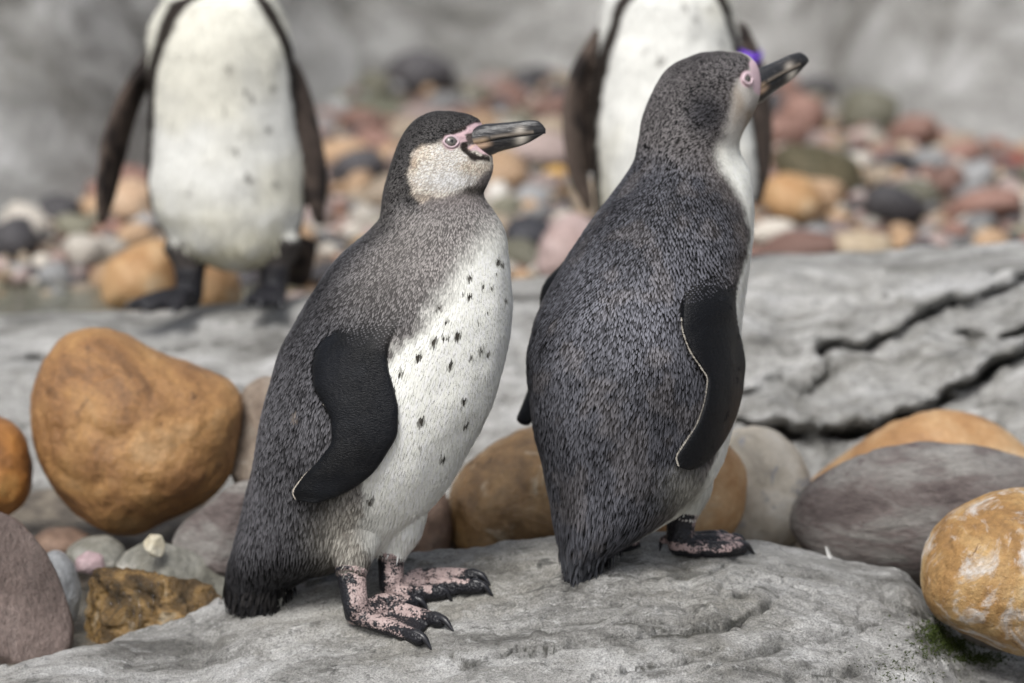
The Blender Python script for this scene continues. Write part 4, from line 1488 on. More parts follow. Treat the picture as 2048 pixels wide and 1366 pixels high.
# thighs and feet
an = ground(712, 1246)
kneeA = P(702, 1140, depth_of(an))
pA.tube([P(735, 920, depth_of(an) + 0.062), P(722, 1005, depth_of(an) + 0.032), P(709, 1080, depth_of(an) + 0.011), P(703, 1136, depth_of(an))], [0.056, 0.046, 0.031, 0.0195], THIGH, seg=28)
make_foot(pA, penA, kneeA, (712, 1250), [[(755, 1262), (805, 1278), (838, 1290), (862, 1300)], [(780, 1232), (838, 1246), (878, 1254), (906, 1263)], [(765, 1218), (808, 1218), (834, 1218), (855, 1222)]], 0.0165, 0.0135)
af = ground(785, 1196)
kneeB = P(782, 1108, depth_of(af))
pA.tube([P(800, 1000, depth_of(af) - 0.005), P(790, 1060, depth_of(af)), P(783, 1104, depth_of(af))], [0.034, 0.030, 0.018], THIGH, seg=24)
make_foot(pA, penA, kneeB, (782, 1200), [[(820, 1203), (860, 1200), (884, 1198), (903, 1203)], [(850, 1182), (910, 1186), (960, 1186), (985, 1193)], [(845, 1166), (905, 1165), (955, 1166), (980, 1172)]], 0.0155, 0.0130)
meA, vA, nA, idA = remesh(pA, 'body', 0.0016, 3, 0.0026)
py, th, lat, mx, my = bird_coords(frA, vA)
wp, _, _ = proj(vA)
_, wy, _ = proj(vA)
nz1 = fbm(vA * 90, 3, 301)
nz2 = fbm(vA * 30, 3, 302)
# white of the belly against the dark back
byr = np.array([400, 440, 470, 500, 550, 600, 640, 700, 800, 900, 950, 1000, 1040, 1080, 1110, 1214])
bpx = np.array([965, 965, 955, 930, 898, 868, 815, 775, 760, 745, 735, 718, 722, 735, 735, 520])
tb = theta_of_px(frA, byr, bpx)
tb[-1] = 0.3
wedge = np.interp(py, byr, tb) - th + 0.10 * nz2 * 0.6 + 0.05 * nz1
soft = np.interp(py, [430, 520, 600, 640, 900], [0.95, 0.62, 0.40, 0.18, 0.12])
white = sstep(-soft * 0.5, soft * 0.5, wedge) * sstep(405, 505, py + 14 * nz2)
white *= 1 - 0.85 * np.exp(-((mx - 708) / 42) ** 2 - ((my - 1070) / 70) ** 2)
brown = sstep(360, 430, py) * sstep(700, 500, py + 60 * (th - 1.2)) * sstep(2.7, 1.7, th)
brown = np.maximum(brown, np.exp(-(wedge / 0.22) ** 2) * sstep(480, 520, py) * 0.9)
thighgrey = np.exp(-((mx - 705) / 60) ** 2 - ((my - 1075) / 75) ** 2)
base = np.tile(C_BACK, (len(vA), 1))
tipc = np.tile(C_BACKT, (len(vA), 1))
brn_t = C_BROWN * 1.9
base = lerp(base, C_BROWN * 0.55, brown)
tipc = lerp(tipc, brn_t, brown)
base = lerp(base, np.array([.17, .155, .135]), np.clip(thighgrey * 1.5, 0, 1) * (1 - white))
tipc = lerp(tipc, np.array([.44, .42, .37]), np.clip(thighgrey * 1.5, 0, 1) * (1 - white))
base = lerp(base, C_WHITE, white)
tipc = lerp(tipc, C_WHITE * 1.04, white)
# head: dark cap, pale cheek, brown-grey throat
headw = sstep(430, 370, py)
cap_poly = [(1000, 180), (975, 247), (955, 250), (930, 258), (905, 268), (885, 276), (868, 286), (845, 292), (827, 306), (819, 325), (816, 345), (820, 365), (826, 385), (838, 405), (850, 450), (700, 470), (700, 180)]
capm = soft_poly(mx + 4 * nz1, my + 4 * nz2, cap_poly, 6)
cheekb = lerp(np.tile(C_CHEEK, (len(vA), 1)), np.array([.25, .19, .135]), np.clip(0.55 * nz2 + 0.25 + 0.5 * np.exp(-((mx - 950) / 40) ** 2 - ((my - 335) / 16) ** 2) + 0.8 * np.exp(-((mx - 832) / 12) ** 2 - ((my - 332) / 16) ** 2), 0, 1))
cheekb = lerp(cheekb, np.array([.50, .49, .47]), np.exp(-((mx - 905) / 50) ** 2 - ((my - 362) / 18) ** 2) * 0.9)
throat = sstep(-8, 8, my - np.interp(mx, [830, 850, 880, 920, 960, 980, 1000], [408, 402, 394, 380, 356, 338, 325]) + 5 * nz1)
throatc = lerp(np.tile(np.array([.14, .125, .12]), (len(vA), 1)), np.array([.045, .04, .036]), np.exp(-((my - 378) / 12) ** 2) * sstep(900, 940, mx))
headc = lerp(cheekb, throatc[0], throat * 0)
headc = headc * (1 - throat[:, None]) + throatc * throat[:, None]
headc = lerp(headc, C_DARK, capm)
hw_all = headw
base = base * (1 - hw_all[:, None]) + headc * hw_all[:, None]
tip_h = headc * (1 + 0.5 * (1 - capm))[:, None] + capm[:, None] * np.array([.05, .048, .047])
tipc = tipc * (1 - hw_all[:, None]) + tip_h * hw_all[:, None]
# dark nape and shoulders
nape = sstep(300, 420, py) * sstep(500, 440, py) * sstep(1.7, 2.3, th)
base = lerp(base, C_DARK, nape)
tipc = lerp(tipc, np.array([.09, .085, .083]), nape)
# bare face skin
pink_poly = [(884, 284), (890, 272), (908, 268), (928, 256), (950, 246), (972, 246), (985, 250), (985, 262), (975, 268), (985, 280), (1000, 300), (1000, 310), (985, 311), (968, 310), (952, 300), (938, 302), (928, 298), (922, 292), (902, 301), (890, 296)]
pinkm = soft_poly(mx, my, pink_poly, 3) * (py < 330)
fx, fy = mx + 3.5 * nz1, my + 3 * fbm(vA * 140, 2, 305)
facebk = np.clip(sstep(8, 4, poly_dist(fx, fy, [(927, 292), (931, 303), (943, 311), (958, 316), (974, 316)]))
                 + sstep(9, 4, poly_dist(fx, fy, [(938, 276), (944, 272), (948, 280), (938, 285), (930, 292)])) * 0.9
                 + sstep(5, 1.5, poly_dist(mx, my, [(906, 266), (920, 262), (931, 256)])), 0, 1) * (py < 335)
gape = sstep(3.0, 1.0, poly_dist(mx, my, [(936, 300), (948, 290), (962, 283), (985, 278)])) * (py < 330)
pk = np.tile(C_PINK, (len(vA), 1)) * (1 + 0.16 * nz1 - 0.22 * sstep(0.1, 0.5, fbm(vA * 420, 2, 306)))[:, None]
pk = lerp(pk, np.array([.70, .5, .42]), gape)
base = base * (1 - pinkm[:, None]) + pk * pinkm[:, None]
base = lerp(base, np.array([.022, .018, .016]), facebk)
tipc = lerp(tipc, np.array([.022, .018, .016]), facebk)
skinface = np.clip(pinkm * (1 - facebk * 0.0), 0, 1)
# flippers and legs
fm = (idA == FLIP)
sk = (idA == SKIN)
rootA = sstep(630, 705, my + 8 * nz2 - 0.25 * (mx - 700)) * fm
base = lerp(base, C_FLIP, rootA)
base[fm] *= (1 + 0.6 * np.clip(nz2[fm], -0.5, 1))[:, None]
tipc = lerp(tipc, np.array([.012, .0125, .015]), rootA)
legc = np.tile(np.array([.36, .275, .26]), (len(vA), 1)) * (1 + 0.2 * nz2)[:, None]
base[sk] = legc[sk]
mask = np.zeros((len(vA), 3))
mask[sk, 0] = 1
gz = ROCK_BVH
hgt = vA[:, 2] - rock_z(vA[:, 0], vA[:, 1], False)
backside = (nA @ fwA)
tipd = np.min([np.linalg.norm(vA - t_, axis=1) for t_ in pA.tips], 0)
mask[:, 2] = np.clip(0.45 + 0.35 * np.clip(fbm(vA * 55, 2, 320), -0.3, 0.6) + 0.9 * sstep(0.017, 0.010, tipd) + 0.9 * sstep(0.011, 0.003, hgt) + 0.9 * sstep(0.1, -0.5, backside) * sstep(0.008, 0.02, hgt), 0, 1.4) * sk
mask[:, 1] = fm
set_col(meA, 'Col', base)
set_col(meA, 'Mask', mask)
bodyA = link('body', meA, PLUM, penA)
# eye and beak
beakA = P(968, 278, dA)


def surf_pt(me_v, me_n, fr, px, py):
    wx, wy, wd = proj(me_v)
    facing = ((me_v - CAM) * me_n).sum(1) < 0
    dd = np.hypot(wx - px, wy - py) + np.where(facing, 0, 1e6)
    i = np.argsort(dd)[:6]
    return me_v[i].mean(0), me_n[i].mean(0)


def row_frame(fr, y):
    return [np.array([np.interp(y, fr['py'], fr[k][:, j]) for j in range(3)]) for k in ('c', 'fw', 'nn')]


cH, fH, nH = row_frame(frA, 278)
bd = depth_of(cH)
aH = np.interp(278, frA['py'], frA['a'])
beak_pos = P(969, 279, depth_of(cH) - 0.012)
make_beak(penA, Vector(beak_pos), R(10), R(0))
ep, en = surf_pt(vA, nA, frA, 902, 284)
en = en / np.linalg.norm(en)
make_eye(penA, ep, en, 0.0066, 0.88)
em = ep - 2 * ((ep - cH) @ nH) * nH
en2 = en - 2 * (en @ nH) * nH
make_eye(penA, em, en2, 0.0066, 0.88)
# feathers
size = np.zeros((len(vA), 2))
size[:, 0] = np.interp(py, [224, 380, 470, 700, 1100, 1214], [0.0010, 0.0011, 0.0015, 0.0019, 0.0022, 0.0040])
size[:, 1] = np.interp(py, [224, 300, 380, 470, 700, 950, 1100, 1160, 1214], [0.0032, 0.004, 0.005, 0.0062, 0.0082, 0.0105, 0.013, 0.018, 0.03])
size[:, 0] *= 1 - 0.3 * white
size[:, 1] *= 1 + 0.45 * white
size[fm] = [0.0011, 0.0028]
softA = 0.45 + 0.5 * white + 0.35 * fm
softA = np.clip(softA, 0, 0.95)
# black speckles of the belly
spotsA = [(995, 520, 6), (1004, 525, 4), (940, 553, 7), (966, 570, 5), (982, 574, 5), (939, 588, 6), (927, 584, 3), (1011, 598, 4), (976, 620, 4), (877, 618, 7), (893, 643, 7), (916, 667, 8), (868, 679, 9), (896, 672, 5), (887, 670, 3), (962, 695, 5),
          (976, 703, 4), (942, 712, 5), (902, 725, 8), (838, 710, 7), (803, 745, 7), (928, 798, 6), (843, 837, 9), (933, 846, 6), (887, 913, 7), (741, 998, 9), (840, 890, 4), (992, 545, 3), (955, 640, 3)]
facing = ((vA - CAM) * nA).sum(1) < 0
sp = np.zeros(len(vA))
for sx, sy, sr in spotsA:
    sp = np.maximum(sp, sstep(1.25, 0.6, np.hypot((wp - sx + 0.25 * (wy - sy)) / (sr * 0.85), (wy - sy) / (sr * 1.25)) + 0.2 * nz1))
sp *= facing * (idA != FLIP)
base2 = lerp(base, np.array([.04, .036, .03]), sp)
softA = softA * (1 - 0.5 * sp)
tipc = lerp(tipc, np.array([.05, .045, .038]), sp)
keep = np.clip(((idA == BODY) | (idA == THIGH)).astype(float) + 1.0 * fm * (rootA + 0.45 * nz1 < 0.6), 0, 1) * (1 - (skinface > 0.4) * (facebk < 0.35))
ed = np.hypot(*(np.array([mx - 902, my - 284]))) < 16
keep = keep * ~ed
dirs = tangent_dirs(vA, nA, fwA, sstep(440, 380, py), np.array(beak_pos))
# pale trailing fringe of the flipper
ne = 170
te = np.linspace(len(edgeA) * 0.45, len(edgeA) - 2, ne)
pe = np.stack([np.interp(te, np.arange(len(edgeA)), edgeA[:, j]) for j in range(3)], 1)
tg = np.gradient(pe, axis=0)
tg /= np.linalg.norm(tg, axis=1)[:, None]
onn = np.tile(nnA, (ne, 1))
ex = (pe, onn, np.cross(tg, onn) * -0.6 + tg * 0.5, np.tile([.5, .45, .38], (ne, 1)), np.tile([0.0010, 0.0024], (ne, 1)) * rng.uniform(.5, 1.2, (ne, 1)), np.tile([.6, .55, .47], (ne, 1)))
tu = np.array([surf_pt(vA, nA, frA, 586 + dx, 835 + dy)[0] for dx, dy in ((0, -4), (5, 0), (-4, 2), (2, 6), (8, 6), (-2, -8), (4, -6))])
nt_ = len(tu)
tux = (tu, np.tile(nnA * 0.8 - fwA * 0.5, (nt_, 1)), np.tile(np.array([0, 0, -1.0]) + nnA * 0.35, (nt_, 1)), np.tile([.10, .085, .075], (nt_, 1)), np.tile([0.0045, 0.015], (nt_, 1)), np.tile([.24, .21, .19], (nt_, 1)))
ex = tuple(np.concatenate([x, y]) for x, y in zip(ex, tux))
def tail_blades(fr, y0, y1, n_, fwd, c0, c1, seed):
    r = np.random.default_rng(seed)
    yy = r.uniform(y0, y1, n_)
    th_ = r.uniform(0, 2 * np.pi, n_)
    g = lambda k: np.stack([np.interp(yy, fr['py'], fr[k][:, j]) for j in range(3)], 1)
    a_, b_ = np.interp(yy, fr['py'], fr['a']), np.interp(yy, fr['py'], fr['b'])
    od = np.cos(th_)[:, None] * g('fw') * a_[:, None] + np.sin(th_)[:, None] * g('nn') * b_[:, None]
    pp = g('c') + od
    nn_ = od / np.linalg.norm(od, axis=1)[:, None]
    dd_ = np.tile(np.array([0, 0, -1.0]) - 0.25 * fwd, (n_, 1)) + nn_ * 0.15 + r.normal(0, 0.12, (n_, 3))
    return (pp, nn_, dd_, np.tile(c0, (n_, 1)), np.stack([r.uniform(.003, .005, n_), r.uniform(.016, .03, n_)], 1), np.tile(c1, (n_, 1)))


tb_ = tail_blades(frA, 1165, 1208, 260, fwA, [.004, .004, .004], [.035, .033, .033], 71)
ex = tuple(np.concatenate([x, y]) for x, y in zip(ex, tb_))
tract_sheen = 1 + 0.55 * np.clip(fbm(vA * np.array([10, 10, 6]), 3, 330), -0.8, 1.1) - 0.45 * np.exp(-((mx - 640) / 45) ** 2 - ((my - 560) / 50) ** 2)  # feather tracts and broad sheen, put into the tip colour
tipc = tipc * (1 + (np.clip(tract_sheen, 0.35, 1.8) - 1)[:, None] * (1 - white)[:, None])
tdk = sstep(1090, 1180, py)
tipc = tipc * (1 - 0.6 * tdk[:, None] * (1 - white)[:, None])
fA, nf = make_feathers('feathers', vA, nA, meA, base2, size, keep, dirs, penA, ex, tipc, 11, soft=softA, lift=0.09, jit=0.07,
                      lattice=(frA, 310, 452, [224, 470, 700, 950, 1100, 1160, 1214], [.006, .0085, .011, .0135, .016, .018, .02]))
print('A feathers', nf, len(vA))

# ---- penguin two: dark back, facing away to the right
B_ROWS = [(102, 1432, 1448), (108, 1398, 1480), (116, 1380, 1498), (130, 1355, 1513), (150, 1332, 1520), (170, 1318, 1523), (190, 1308, 1522), (210, 1300, 1516), (230, 1293, 1508), (250, 1287, 1498), (270, 1282, 1487), (290, 1277, 1482),
          (310, 1272, 1486), (330, 1262, 1495), (350, 1248, 1502), (380, 1225, 1508), (420, 1195, 1512), (470, 1160, 1512), (520, 1130, 1507), (570, 1103, 1500), (620, 1080, 1493), (670, 1065, 1488), (720, 1057, 1487), (770, 1058, 1485),
          (820, 1064, 1476), (870, 1072, 1463), (920, 1082, 1448), (970, 1093, 1418), (1010, 1102, 1380), (1040, 1107, 1335), (1070, 1113, 1285), (1100, 1120, 1238), (1125, 1127, 1208), (1150, 1140, 1188)]
tg_ = ground(1165, 1152)
dB = depth_of(tg_)
yawB = lambda py: -R(40) + R(14) * sstep(340, 220, py)
ratB = lambda py: np.interp(py, [102, 170, 290, 350, 500, 800, 950, 1080, 1150], [0.74, 0.76, 0.82, 0.86, 0.90, 0.92, 0.9, 0.8, 0.7])
leanB = lambda py: np.tan(-R(34)) * np.ones_like(py)
ringsB, frB = loft_rows(B_ROWS, yawB, ratB, dB, 0, lean=leanB, back=lambda py: np.interp(py, [102, 250, 350, 700, 1150], [0.25, 0.15, 0.05, 0.05, 0.0]))
penB = new_penguin(tuple(ground(1370, 1112)), 'penguin with plain dark grey back turned to the camera and beak raised to the right')
pB = Parts()
pB.rings(ringsB, BODY)
edgeB = flipper_on_body(pB, ringsB,
                        [(1420, 535), (1385, 570), (1366, 600), (1363, 645), (1378, 698), (1402, 735), (1415, 760), (1410, 800), (1395, 845), (1370, 885), (1353, 915), (1358, 936)],
                        [(1500, 505), (1482, 545), (1474, 590), (1476, 635), (1486, 685), (1492, 730), (1489, 770), (1476, 825), (1455, 875), (1428, 915), (1400, 935), (1380, 942)],
                        [-0.006, 0.003, 0.008, 0.011], [0.001, 0.011, 0.008, 0.003])
fwB = np.array([math.cos(-R(40)), -math.sin(-R(40)), 0])
nnB = np.array([-math.sin(-R(40)), -math.cos(-R(40)), 0])
dl = depth_of(np.array([np.interp(700, frB['py'], frB['c'][:, j]) for j in range(3)]))
pB.tube([P(1150, 540, dl + 0.09), P(1117, 600, dl + 0.095), P(1116, 690, dl + 0.10), P(1086, 775, dl + 0.10), P(1046, 842, dl + 0.095)], [0.020, 0.026, 0.027, 0.022, 0.011], FLIP, wide=np.array([.8, -.6, 0]), flat=[.5, .32, .28, .28, .45])
bn = ground(1362, 1114)
kneeC = P(1362, 1034, depth_of(bn))
pB.tube([P(1372, 900, depth_of(bn) + 0.0), P(1372, 970, depth_of(bn)), P(1366, 1022, depth_of(bn))], [0.036, 0.028, 0.0185], THIGH, seg=24)
make_foot(pB, penB, kneeC, (1360, 1112), [[(1400, 1113), (1445, 1112), (1482, 1108), (1508, 1109)], [(1410, 1099), (1445, 1097), (1475, 1094), (1492, 1096)], [(1395, 1093), (1425, 1090), (1445, 1088), (1462, 1089)]], 0.0175, 0.0150)
bf = ground(1222, 1098)
kneeD = P(1215, 1030, depth_of(bf))
pB.tube([P(1235, 930, depth_of(bf) + 0.0), P(1222, 985, depth_of(bf)), P(1216, 1026, depth_of(bf))], [0.034, 0.030, 0.018], THIGH, seg=24)
make_foot(pB, penB, kneeD, (1218, 1098), [[(1235, 1102), (1252, 1101), (1266, 1097), (1279, 1094)], [(1235, 1094), (1252, 1091), (1262, 1088), (1274, 1086)], [(1228, 1090), (1240, 1086), (1250, 1083), (1258, 1081)]], 0.0165, 0.0140)
# hind toe of the near foot
ht = ground(1330, 1100)
pB.tube([ht + [0.012, 0, 0.016], ht + [-0.002, -0.002, 0.012]], [0.007, 0.005], SKIN)
make_claw(penB, ht + [-0.003, -0.002, 0.013], ht + [-0.006, -0.003, 0.001], 0.003, 0.003)
meB, vB, nB, idB = remesh(pB, 'body', 0.0017, 3, 0.0030)
py, th, lat, mx, my = bird_coords(frB, vB)
nz1 = fbm(vB * 90, 3, 311)
nz2 = fbm(vB * 30, 3, 312)
byr = np.array([102, 150, 180, 220, 260, 300, 340, 400, 450, 550, 700, 850, 930, 980, 1010, 1060, 1150])
bpx = np.array([1500, 1474, 1462, 1455, 1446, 1436, 1460, 1490, 1499, 1478, 1470, 1452, 1420, 1385, 1352, 1290, 1190])
tb = theta_of_px(frB, byr, bpx)
tb[0] = 0.3
tb[-1] = 0.1
wedge = np.interp(py, byr, tb) - th + 0.05 * nz2 + 0.04 * nz1
soft = np.interp(py, [102, 200, 320, 420, 600], [0.2, 0.34, 0.45, 0.22, 0.14])
white = sstep(-soft * 0.5, soft * 0.5, wedge)
base = np.tile(C_BACK, (len(vB), 1))
tipc = np.tile(C_BACKT, (len(vB), 1))
brn = np.clip(np.exp(-(wedge / 0.3) ** 2) * 0.7 + 0.22 * sstep(0.1, 0.6, nz2), 0, 1)
tipc = tipc * np.array([.97, 1.0, 1.06]) * (1 + 0.25 * fbm(vB * 14, 2, 315))[:, None]
base = lerp(base, np.array([.06, .052, .048]), brn)
tipc = lerp(tipc, np.array([.23, .205, .195]), brn)
hd = sstep(340, 260, py)
tipc = lerp(tipc, np.array([.17, .158, .158]), hd)
dkp = sstep(0.55, 0.1, np.hypot((mx - 1410) / 110, (my - 225) / 110)) * hd
base = lerp(base, C_DARK, dkp)
tipc = lerp(tipc, np.array([.075, .073, .08]), dkp)
fc = lerp(np.tile(np.array([.50, .47, .43]), (len(vB), 1)), np.array([.34, .28, .22]), np.clip(nz2 * 0.8 + 0.2, 0, 1))
wc = lerp(fc, C_WHITE, sstep(220, 330, py))
base = base * (1 - white[:, None]) + wc * white[:, None]
tipc = tipc * (1 - white[:, None]) + wc * white[:, None] * 1.05
thg = np.exp(-((mx - 1385) / 45) ** 2 - ((my - 990) / 55) ** 2) * (my > 930)
base = lerp(base, np.array([.30, .29, .25]), thg * 0.8)
tipc = lerp(tipc, np.array([.42, .41, .36]), thg * 0.8)
pinkm = np.clip(sstep(17, 12, np.hypot(mx - 1495, (my - 158) * 0.85)) + sstep(11, 7, poly_dist(mx, my, [(1507, 128), (1514, 150), (1520, 165)])) + sstep(20, 13, np.hypot(mx - 1522, my - 174)), 0, 1) * (py < 215)
base = base * (1 - pinkm[:, None]) + C_PINK * np.array([1.05, 1.1, 1.12]) * pinkm[:, None]
fm = (idB == FLIP)
sk = (idB == SKIN)
rootB = sstep(560, 650, my + 10 * nz2 + 0.5 * (mx - 1365)) * fm + (1.0 * fm) * (lat < 0)
rootB = np.clip(rootB, 0, 1)
base = lerp(base, C_FLIP, rootB)
tipc = lerp(tipc, np.array([.012, .0125, .015]), rootB)
base[sk] = np.array([.36, .27, .26])
mask = np.zeros((len(vB), 3))
mask[sk, 0] = 1
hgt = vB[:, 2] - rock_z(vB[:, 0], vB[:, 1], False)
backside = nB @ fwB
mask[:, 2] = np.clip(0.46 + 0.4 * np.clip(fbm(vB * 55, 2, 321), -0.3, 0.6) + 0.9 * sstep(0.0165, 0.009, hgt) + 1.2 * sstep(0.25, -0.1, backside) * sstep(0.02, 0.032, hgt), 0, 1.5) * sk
mask[:, 1] = fm
set_col(meB, 'Col', base)
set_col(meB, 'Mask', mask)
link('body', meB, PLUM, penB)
cH, fH, nH = row_frame(frB, 155)
aH = np.interp(155, frB['py'], frB['a'])
beak_pos = P(1513, 171, depth_of(cH) + 0.024)
make_beak(penB, Vector(beak_pos), -R(26), R(11), 1.02)
ep, en = surf_pt(vB, nB, frB, 1494, 158)
en = en / np.linalg.norm(en)
make_eye(penB, ep, en, 0.0052, 0.9, 0.0022)
em = ep - 2 * ((ep - cH) @ nH) * nH
en2 = en - 2 * (en @ nH) * nH
make_eye(penB, em, en2, 0.0052, 0.9, 0.0022)
size = np.zeros((len(vB), 2))
size[:, 0] = np.interp(py, [102, 300, 400, 700, 1000, 1150], [0.0012, 0.0015, 0.0017, 0.0020, 0.0023, 0.0042])
size[:, 1] = np.interp(py, [102, 200, 300, 400, 700, 850, 1000, 1080, 1150], [0.0035, 0.0045, 0.006, 0.0072, 0.0092, 0.0115, 0.014, 0.02, 0.032])
size[:, 0] *= 1 - 0.3 * white
size[fm] = [0.0012, 0.003]
softB = np.clip(0.42 + 0.45 * white + 0.35 * fm, 0, 0.95)
keep = ((idB == BODY) | (idB == THIGH) | (fm & (rootB + 0.45 * nz1 < 0.6))).astype(float) * (pinkm < 0.4)
dirs = tangent_dirs(vB, nB, fwB, sstep(330, 270, py), np.array(beak_pos))
ne = 190
te = np.linspace(len(edgeB) * 0.25, len(edgeB) - 2, ne)
pe = np.stack([np.interp(te, np.arange(len(edgeB)), edgeB[:, j]) for j in range(3)], 1)
tg = np.gradient(pe, axis=0)
tg /= np.linalg.norm(tg, axis=1)[:, None]
onn = np.tile(nnB, (ne, 1))
ex = (pe, onn, np.cross(tg, onn) * -0.6 + tg * 0.5, np.tile([.5, .46, .4], (ne, 1)), np.tile([0.0011, 0.0026], (ne, 1)) * rng.uniform(.5, 1.2, (ne, 1)), np.tile([.6, .56, .49], (ne, 1)))
tract_sheen = 1.05 + 0.5 * np.clip(fbm(vB * np.array([9, 9, 5]), 3, 331), -0.8, 1.1) - 0.3 * sstep(700, 950, py) - 0.35 * np.exp(-((mx - 1330) / 60) ** 2 - ((my - 790) / 60) ** 2) + 0.45 * np.exp(-((mx - 1310) / 90) ** 2 - ((my - 640) / 90) ** 2)  # painted back sheen: tips lighter at mid-back, darker below; plus feather tracts
tipc = tipc * (1 + (np.clip(tract_sheen, 0.35, 1.9) - 1)[:, None] * (1 - white)[:, None])
tb_ = tail_blades(frB, 1095, 1145, 200, fwB, [.006, .0065, .0075], [.06, .062, .07], 72)
ex = tuple(np.concatenate([x, y]) for x, y in zip(ex, tb_))
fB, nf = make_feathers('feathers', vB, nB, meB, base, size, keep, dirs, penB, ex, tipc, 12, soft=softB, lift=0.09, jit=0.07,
                      lattice=(frB, 320, 330, [102, 300, 400, 700, 850, 1000, 1080, 1150], [.007, .0085, .010, .0125, .015, .017, .02, .024]))
print('B feathers', nf, len(vB))


# ---- the two white-bellied penguins on the ledge
def back_penguin(rows, feet, flippers, d, label, head_turn, beak_y, seed, tail_px, band=None):
    base_pt = P(feet[0][0][0], feet[0][0][1], d)
    e = new_penguin(tuple(base_pt), label)
    yaw = lambda py: R(90) * np.ones_like(py) - R(6)
    rat = lambda py: 1 / np.interp(py, [rows[0][0], rows[3][0], rows[6][0], rows[9][0], rows[-1][0]], [1.25, 1.2, 1.05, 0.95, 0.9])
    rings, fr = loft_rows(rows, yaw, rat, d + 0.02, 0, lean=lambda py: 0 * py, back=0.08, n=110, m=80)
    p = Parts()
    p.rings(rings, BODY)
    fwd = fr['fw'][50]
    side = fr['nn'][50]
    for pts, rad in flippers:
        p.tube([P(x, y, d + dz) for x, y, dz in pts], rad, FLIP, wide=np.array([0.35, 1, 0]), flat=[.55, .4, .32, .32, .5][:len(pts)])
    c0 = np.array([np.interp(feet[0][0][1] - 90, fr['py'], fr['c'][:, j]) for j in range(3)])
    # tail
    p.tube([P(tail_px[0], tail_px[1] - 70, d + 0.11), P(tail_px[0], tail_px[1], d + 0.15)], [0.03, 0.022], FLIP, wide=np.array([1, 0, 0]), flat=0.5)
    for leg_top, ank, toes in feet_iter(feet):
        kt = P(leg_top[0], leg_top[1], d)
        ak = P(ank[0], ank[1] - 14, d)
        p.tube([P(leg_top[0], leg_top[1] - 45, d + .005), kt], [0.036, 0.020], THIGH)
        p.tube([kt, (kt + ak) / 2, ak], [0.0205, 0.0185, 0.0175], SKIN)
        for tx, ty in toes:
            tp = P(tx, ty - 6, d - 0.05)
            p.tube([ak, (ak + tp) / 2 + [0, 0, 0.004], tp], [0.014, 0.0105, 0.008], SKIN)
            make_claw(e, tp + [0, 0, .002], tp + (tp - ak) / np.linalg.norm(tp - ak) * 0.016 - [0, 0, 0.004])
        if len(toes) > 1:
            tt = [P(x, y - 6, d - .045) for x, y in toes]
            for a_, b_ in zip(tt[:-1], tt[1:]):
                p.prism(ak - [0, 0, .006], a_, b_, 0.008, SKIN)
    me, v, nr, ids = remesh(p, 'body', 0.003, 3, 0.004)
    py, th, lat, mx, my = bird_coords(fr, v)
    n2 = fbm(v * 25, 3, seed)
    t = th + 0.04 * n2
    y0 = rows[5][0]
    in1 = np.interp(py, [y0 - 60, y0, y0 + 60, y0 + 130, y0 + 230, y0 + 420, rows[-1][0]], [0.66, 0.70, 0.86, 1.03, 1.26, 1.36, 1.3])
    out1 = np.interp(py, [y0 - 60, y0, y0 + 90, y0 + 200], [1.1, 1.1, 1.2, 1.7])
    out2 = np.interp(py, [y0 - 60, y0, y0 + 90, y0 + 130, y0 + 400], [1.7, 1.9, 1.75, 1.5, 1.5])
    wh = np.array([.62, .62, .585])
    dirty = np.clip(sstep(rows[-1][0] - 230, rows[-1][0], py) * (0.6 + 0.9 * n2), 0, 1) * 0.75
    blot = fbm(v * np.array([9, 9, 14]), 4, seed + 9)
    cw_ = np.tile(wh, (len(v), 1)) * (1 + 0.10 * blot)[:, None]
    cw_ = lerp(cw_, np.array([.60, .58, .48]), sstep(0.0, 0.6, fbm(v * 7, 3, seed + 5)) * 0.6)
    cw_ = lerp(cw_, np.array([.46, .43, .29]), dirty)
    dk = np.array([.028, .023, .02])
    in1 = in1 - 0.35 * sstep(rows[-1][0] - 110, rows[-1][0] - 20, py)
    belly = sstep(0.05, -0.05, t - in1)
    stripe = sstep(-0.05, 0.05, t - out1) * sstep(0.05, -0.05, t - out2)
    m = np.clip(belly + stripe, 0, 1)
    # head: black with a white loop
    hy = rows[4][0]
    headm = sstep(hy + 30, hy - 10, py)
    m = m * (1 - headm) + headm * np.exp(-((t - 1.5) / 0.35) ** 2) * 0.9
    col = cw_ * m[:, None] + dk * (1 - m)[:, None]
    rs = np.random.default_rng(seed)
    wx, wy, _ = proj(v)
    fac = ((v - CAM) * nr).sum(1) < 0
    x0, x1 = rows[9][1], rows[9][2]
    for k in range(16):
        sx, sy, sr = rs.uniform(x0 + 50, x1 - 30), rs.uniform(y0 + 60, rows[-1][0] - 130), rs.uniform(4, 9)
        q = sstep(1.3, 0.5, np.hypot((wx - sx) / sr, (wy - sy) / (sr * 1.2))) * fac * rs.uniform(.3, .75)
        col = lerp(col, np.array([.07, .06, .05]), q * (ids == BODY))
    fl = ids == FLIP
    col[fl] = np.array([.025, .021, .02])
    # paler brown leading edge of the hanging flippers
    if fl.any():
        col[fl] = lerp(col[fl], np.array([.20, .15, .12]), np.exp(-((n2[fl]) / 0.5) ** 2) * 0.35)
    col[ids == THIGH] = np.array([.06, .053, .05])
    sk = ids == SKIN
    col[sk] = np.array([.035, .032, .037])
    mask = np.zeros((len(v), 3))
    mask[sk, 0] = 1
    mask[sk, 2] = 0.8
    set_col(me, 'Col', col)
    set_col(me, 'Mask', mask)
    link('body', me, PLUM, e)
    cH, fH, nH = row_frame(fr, beak_y)
    aH = np.interp(beak_y, fr['py'], fr['a'])
    yw = R(84) + head_turn
    fdir = np.array([math.cos(yw), -math.sin(yw), 0])
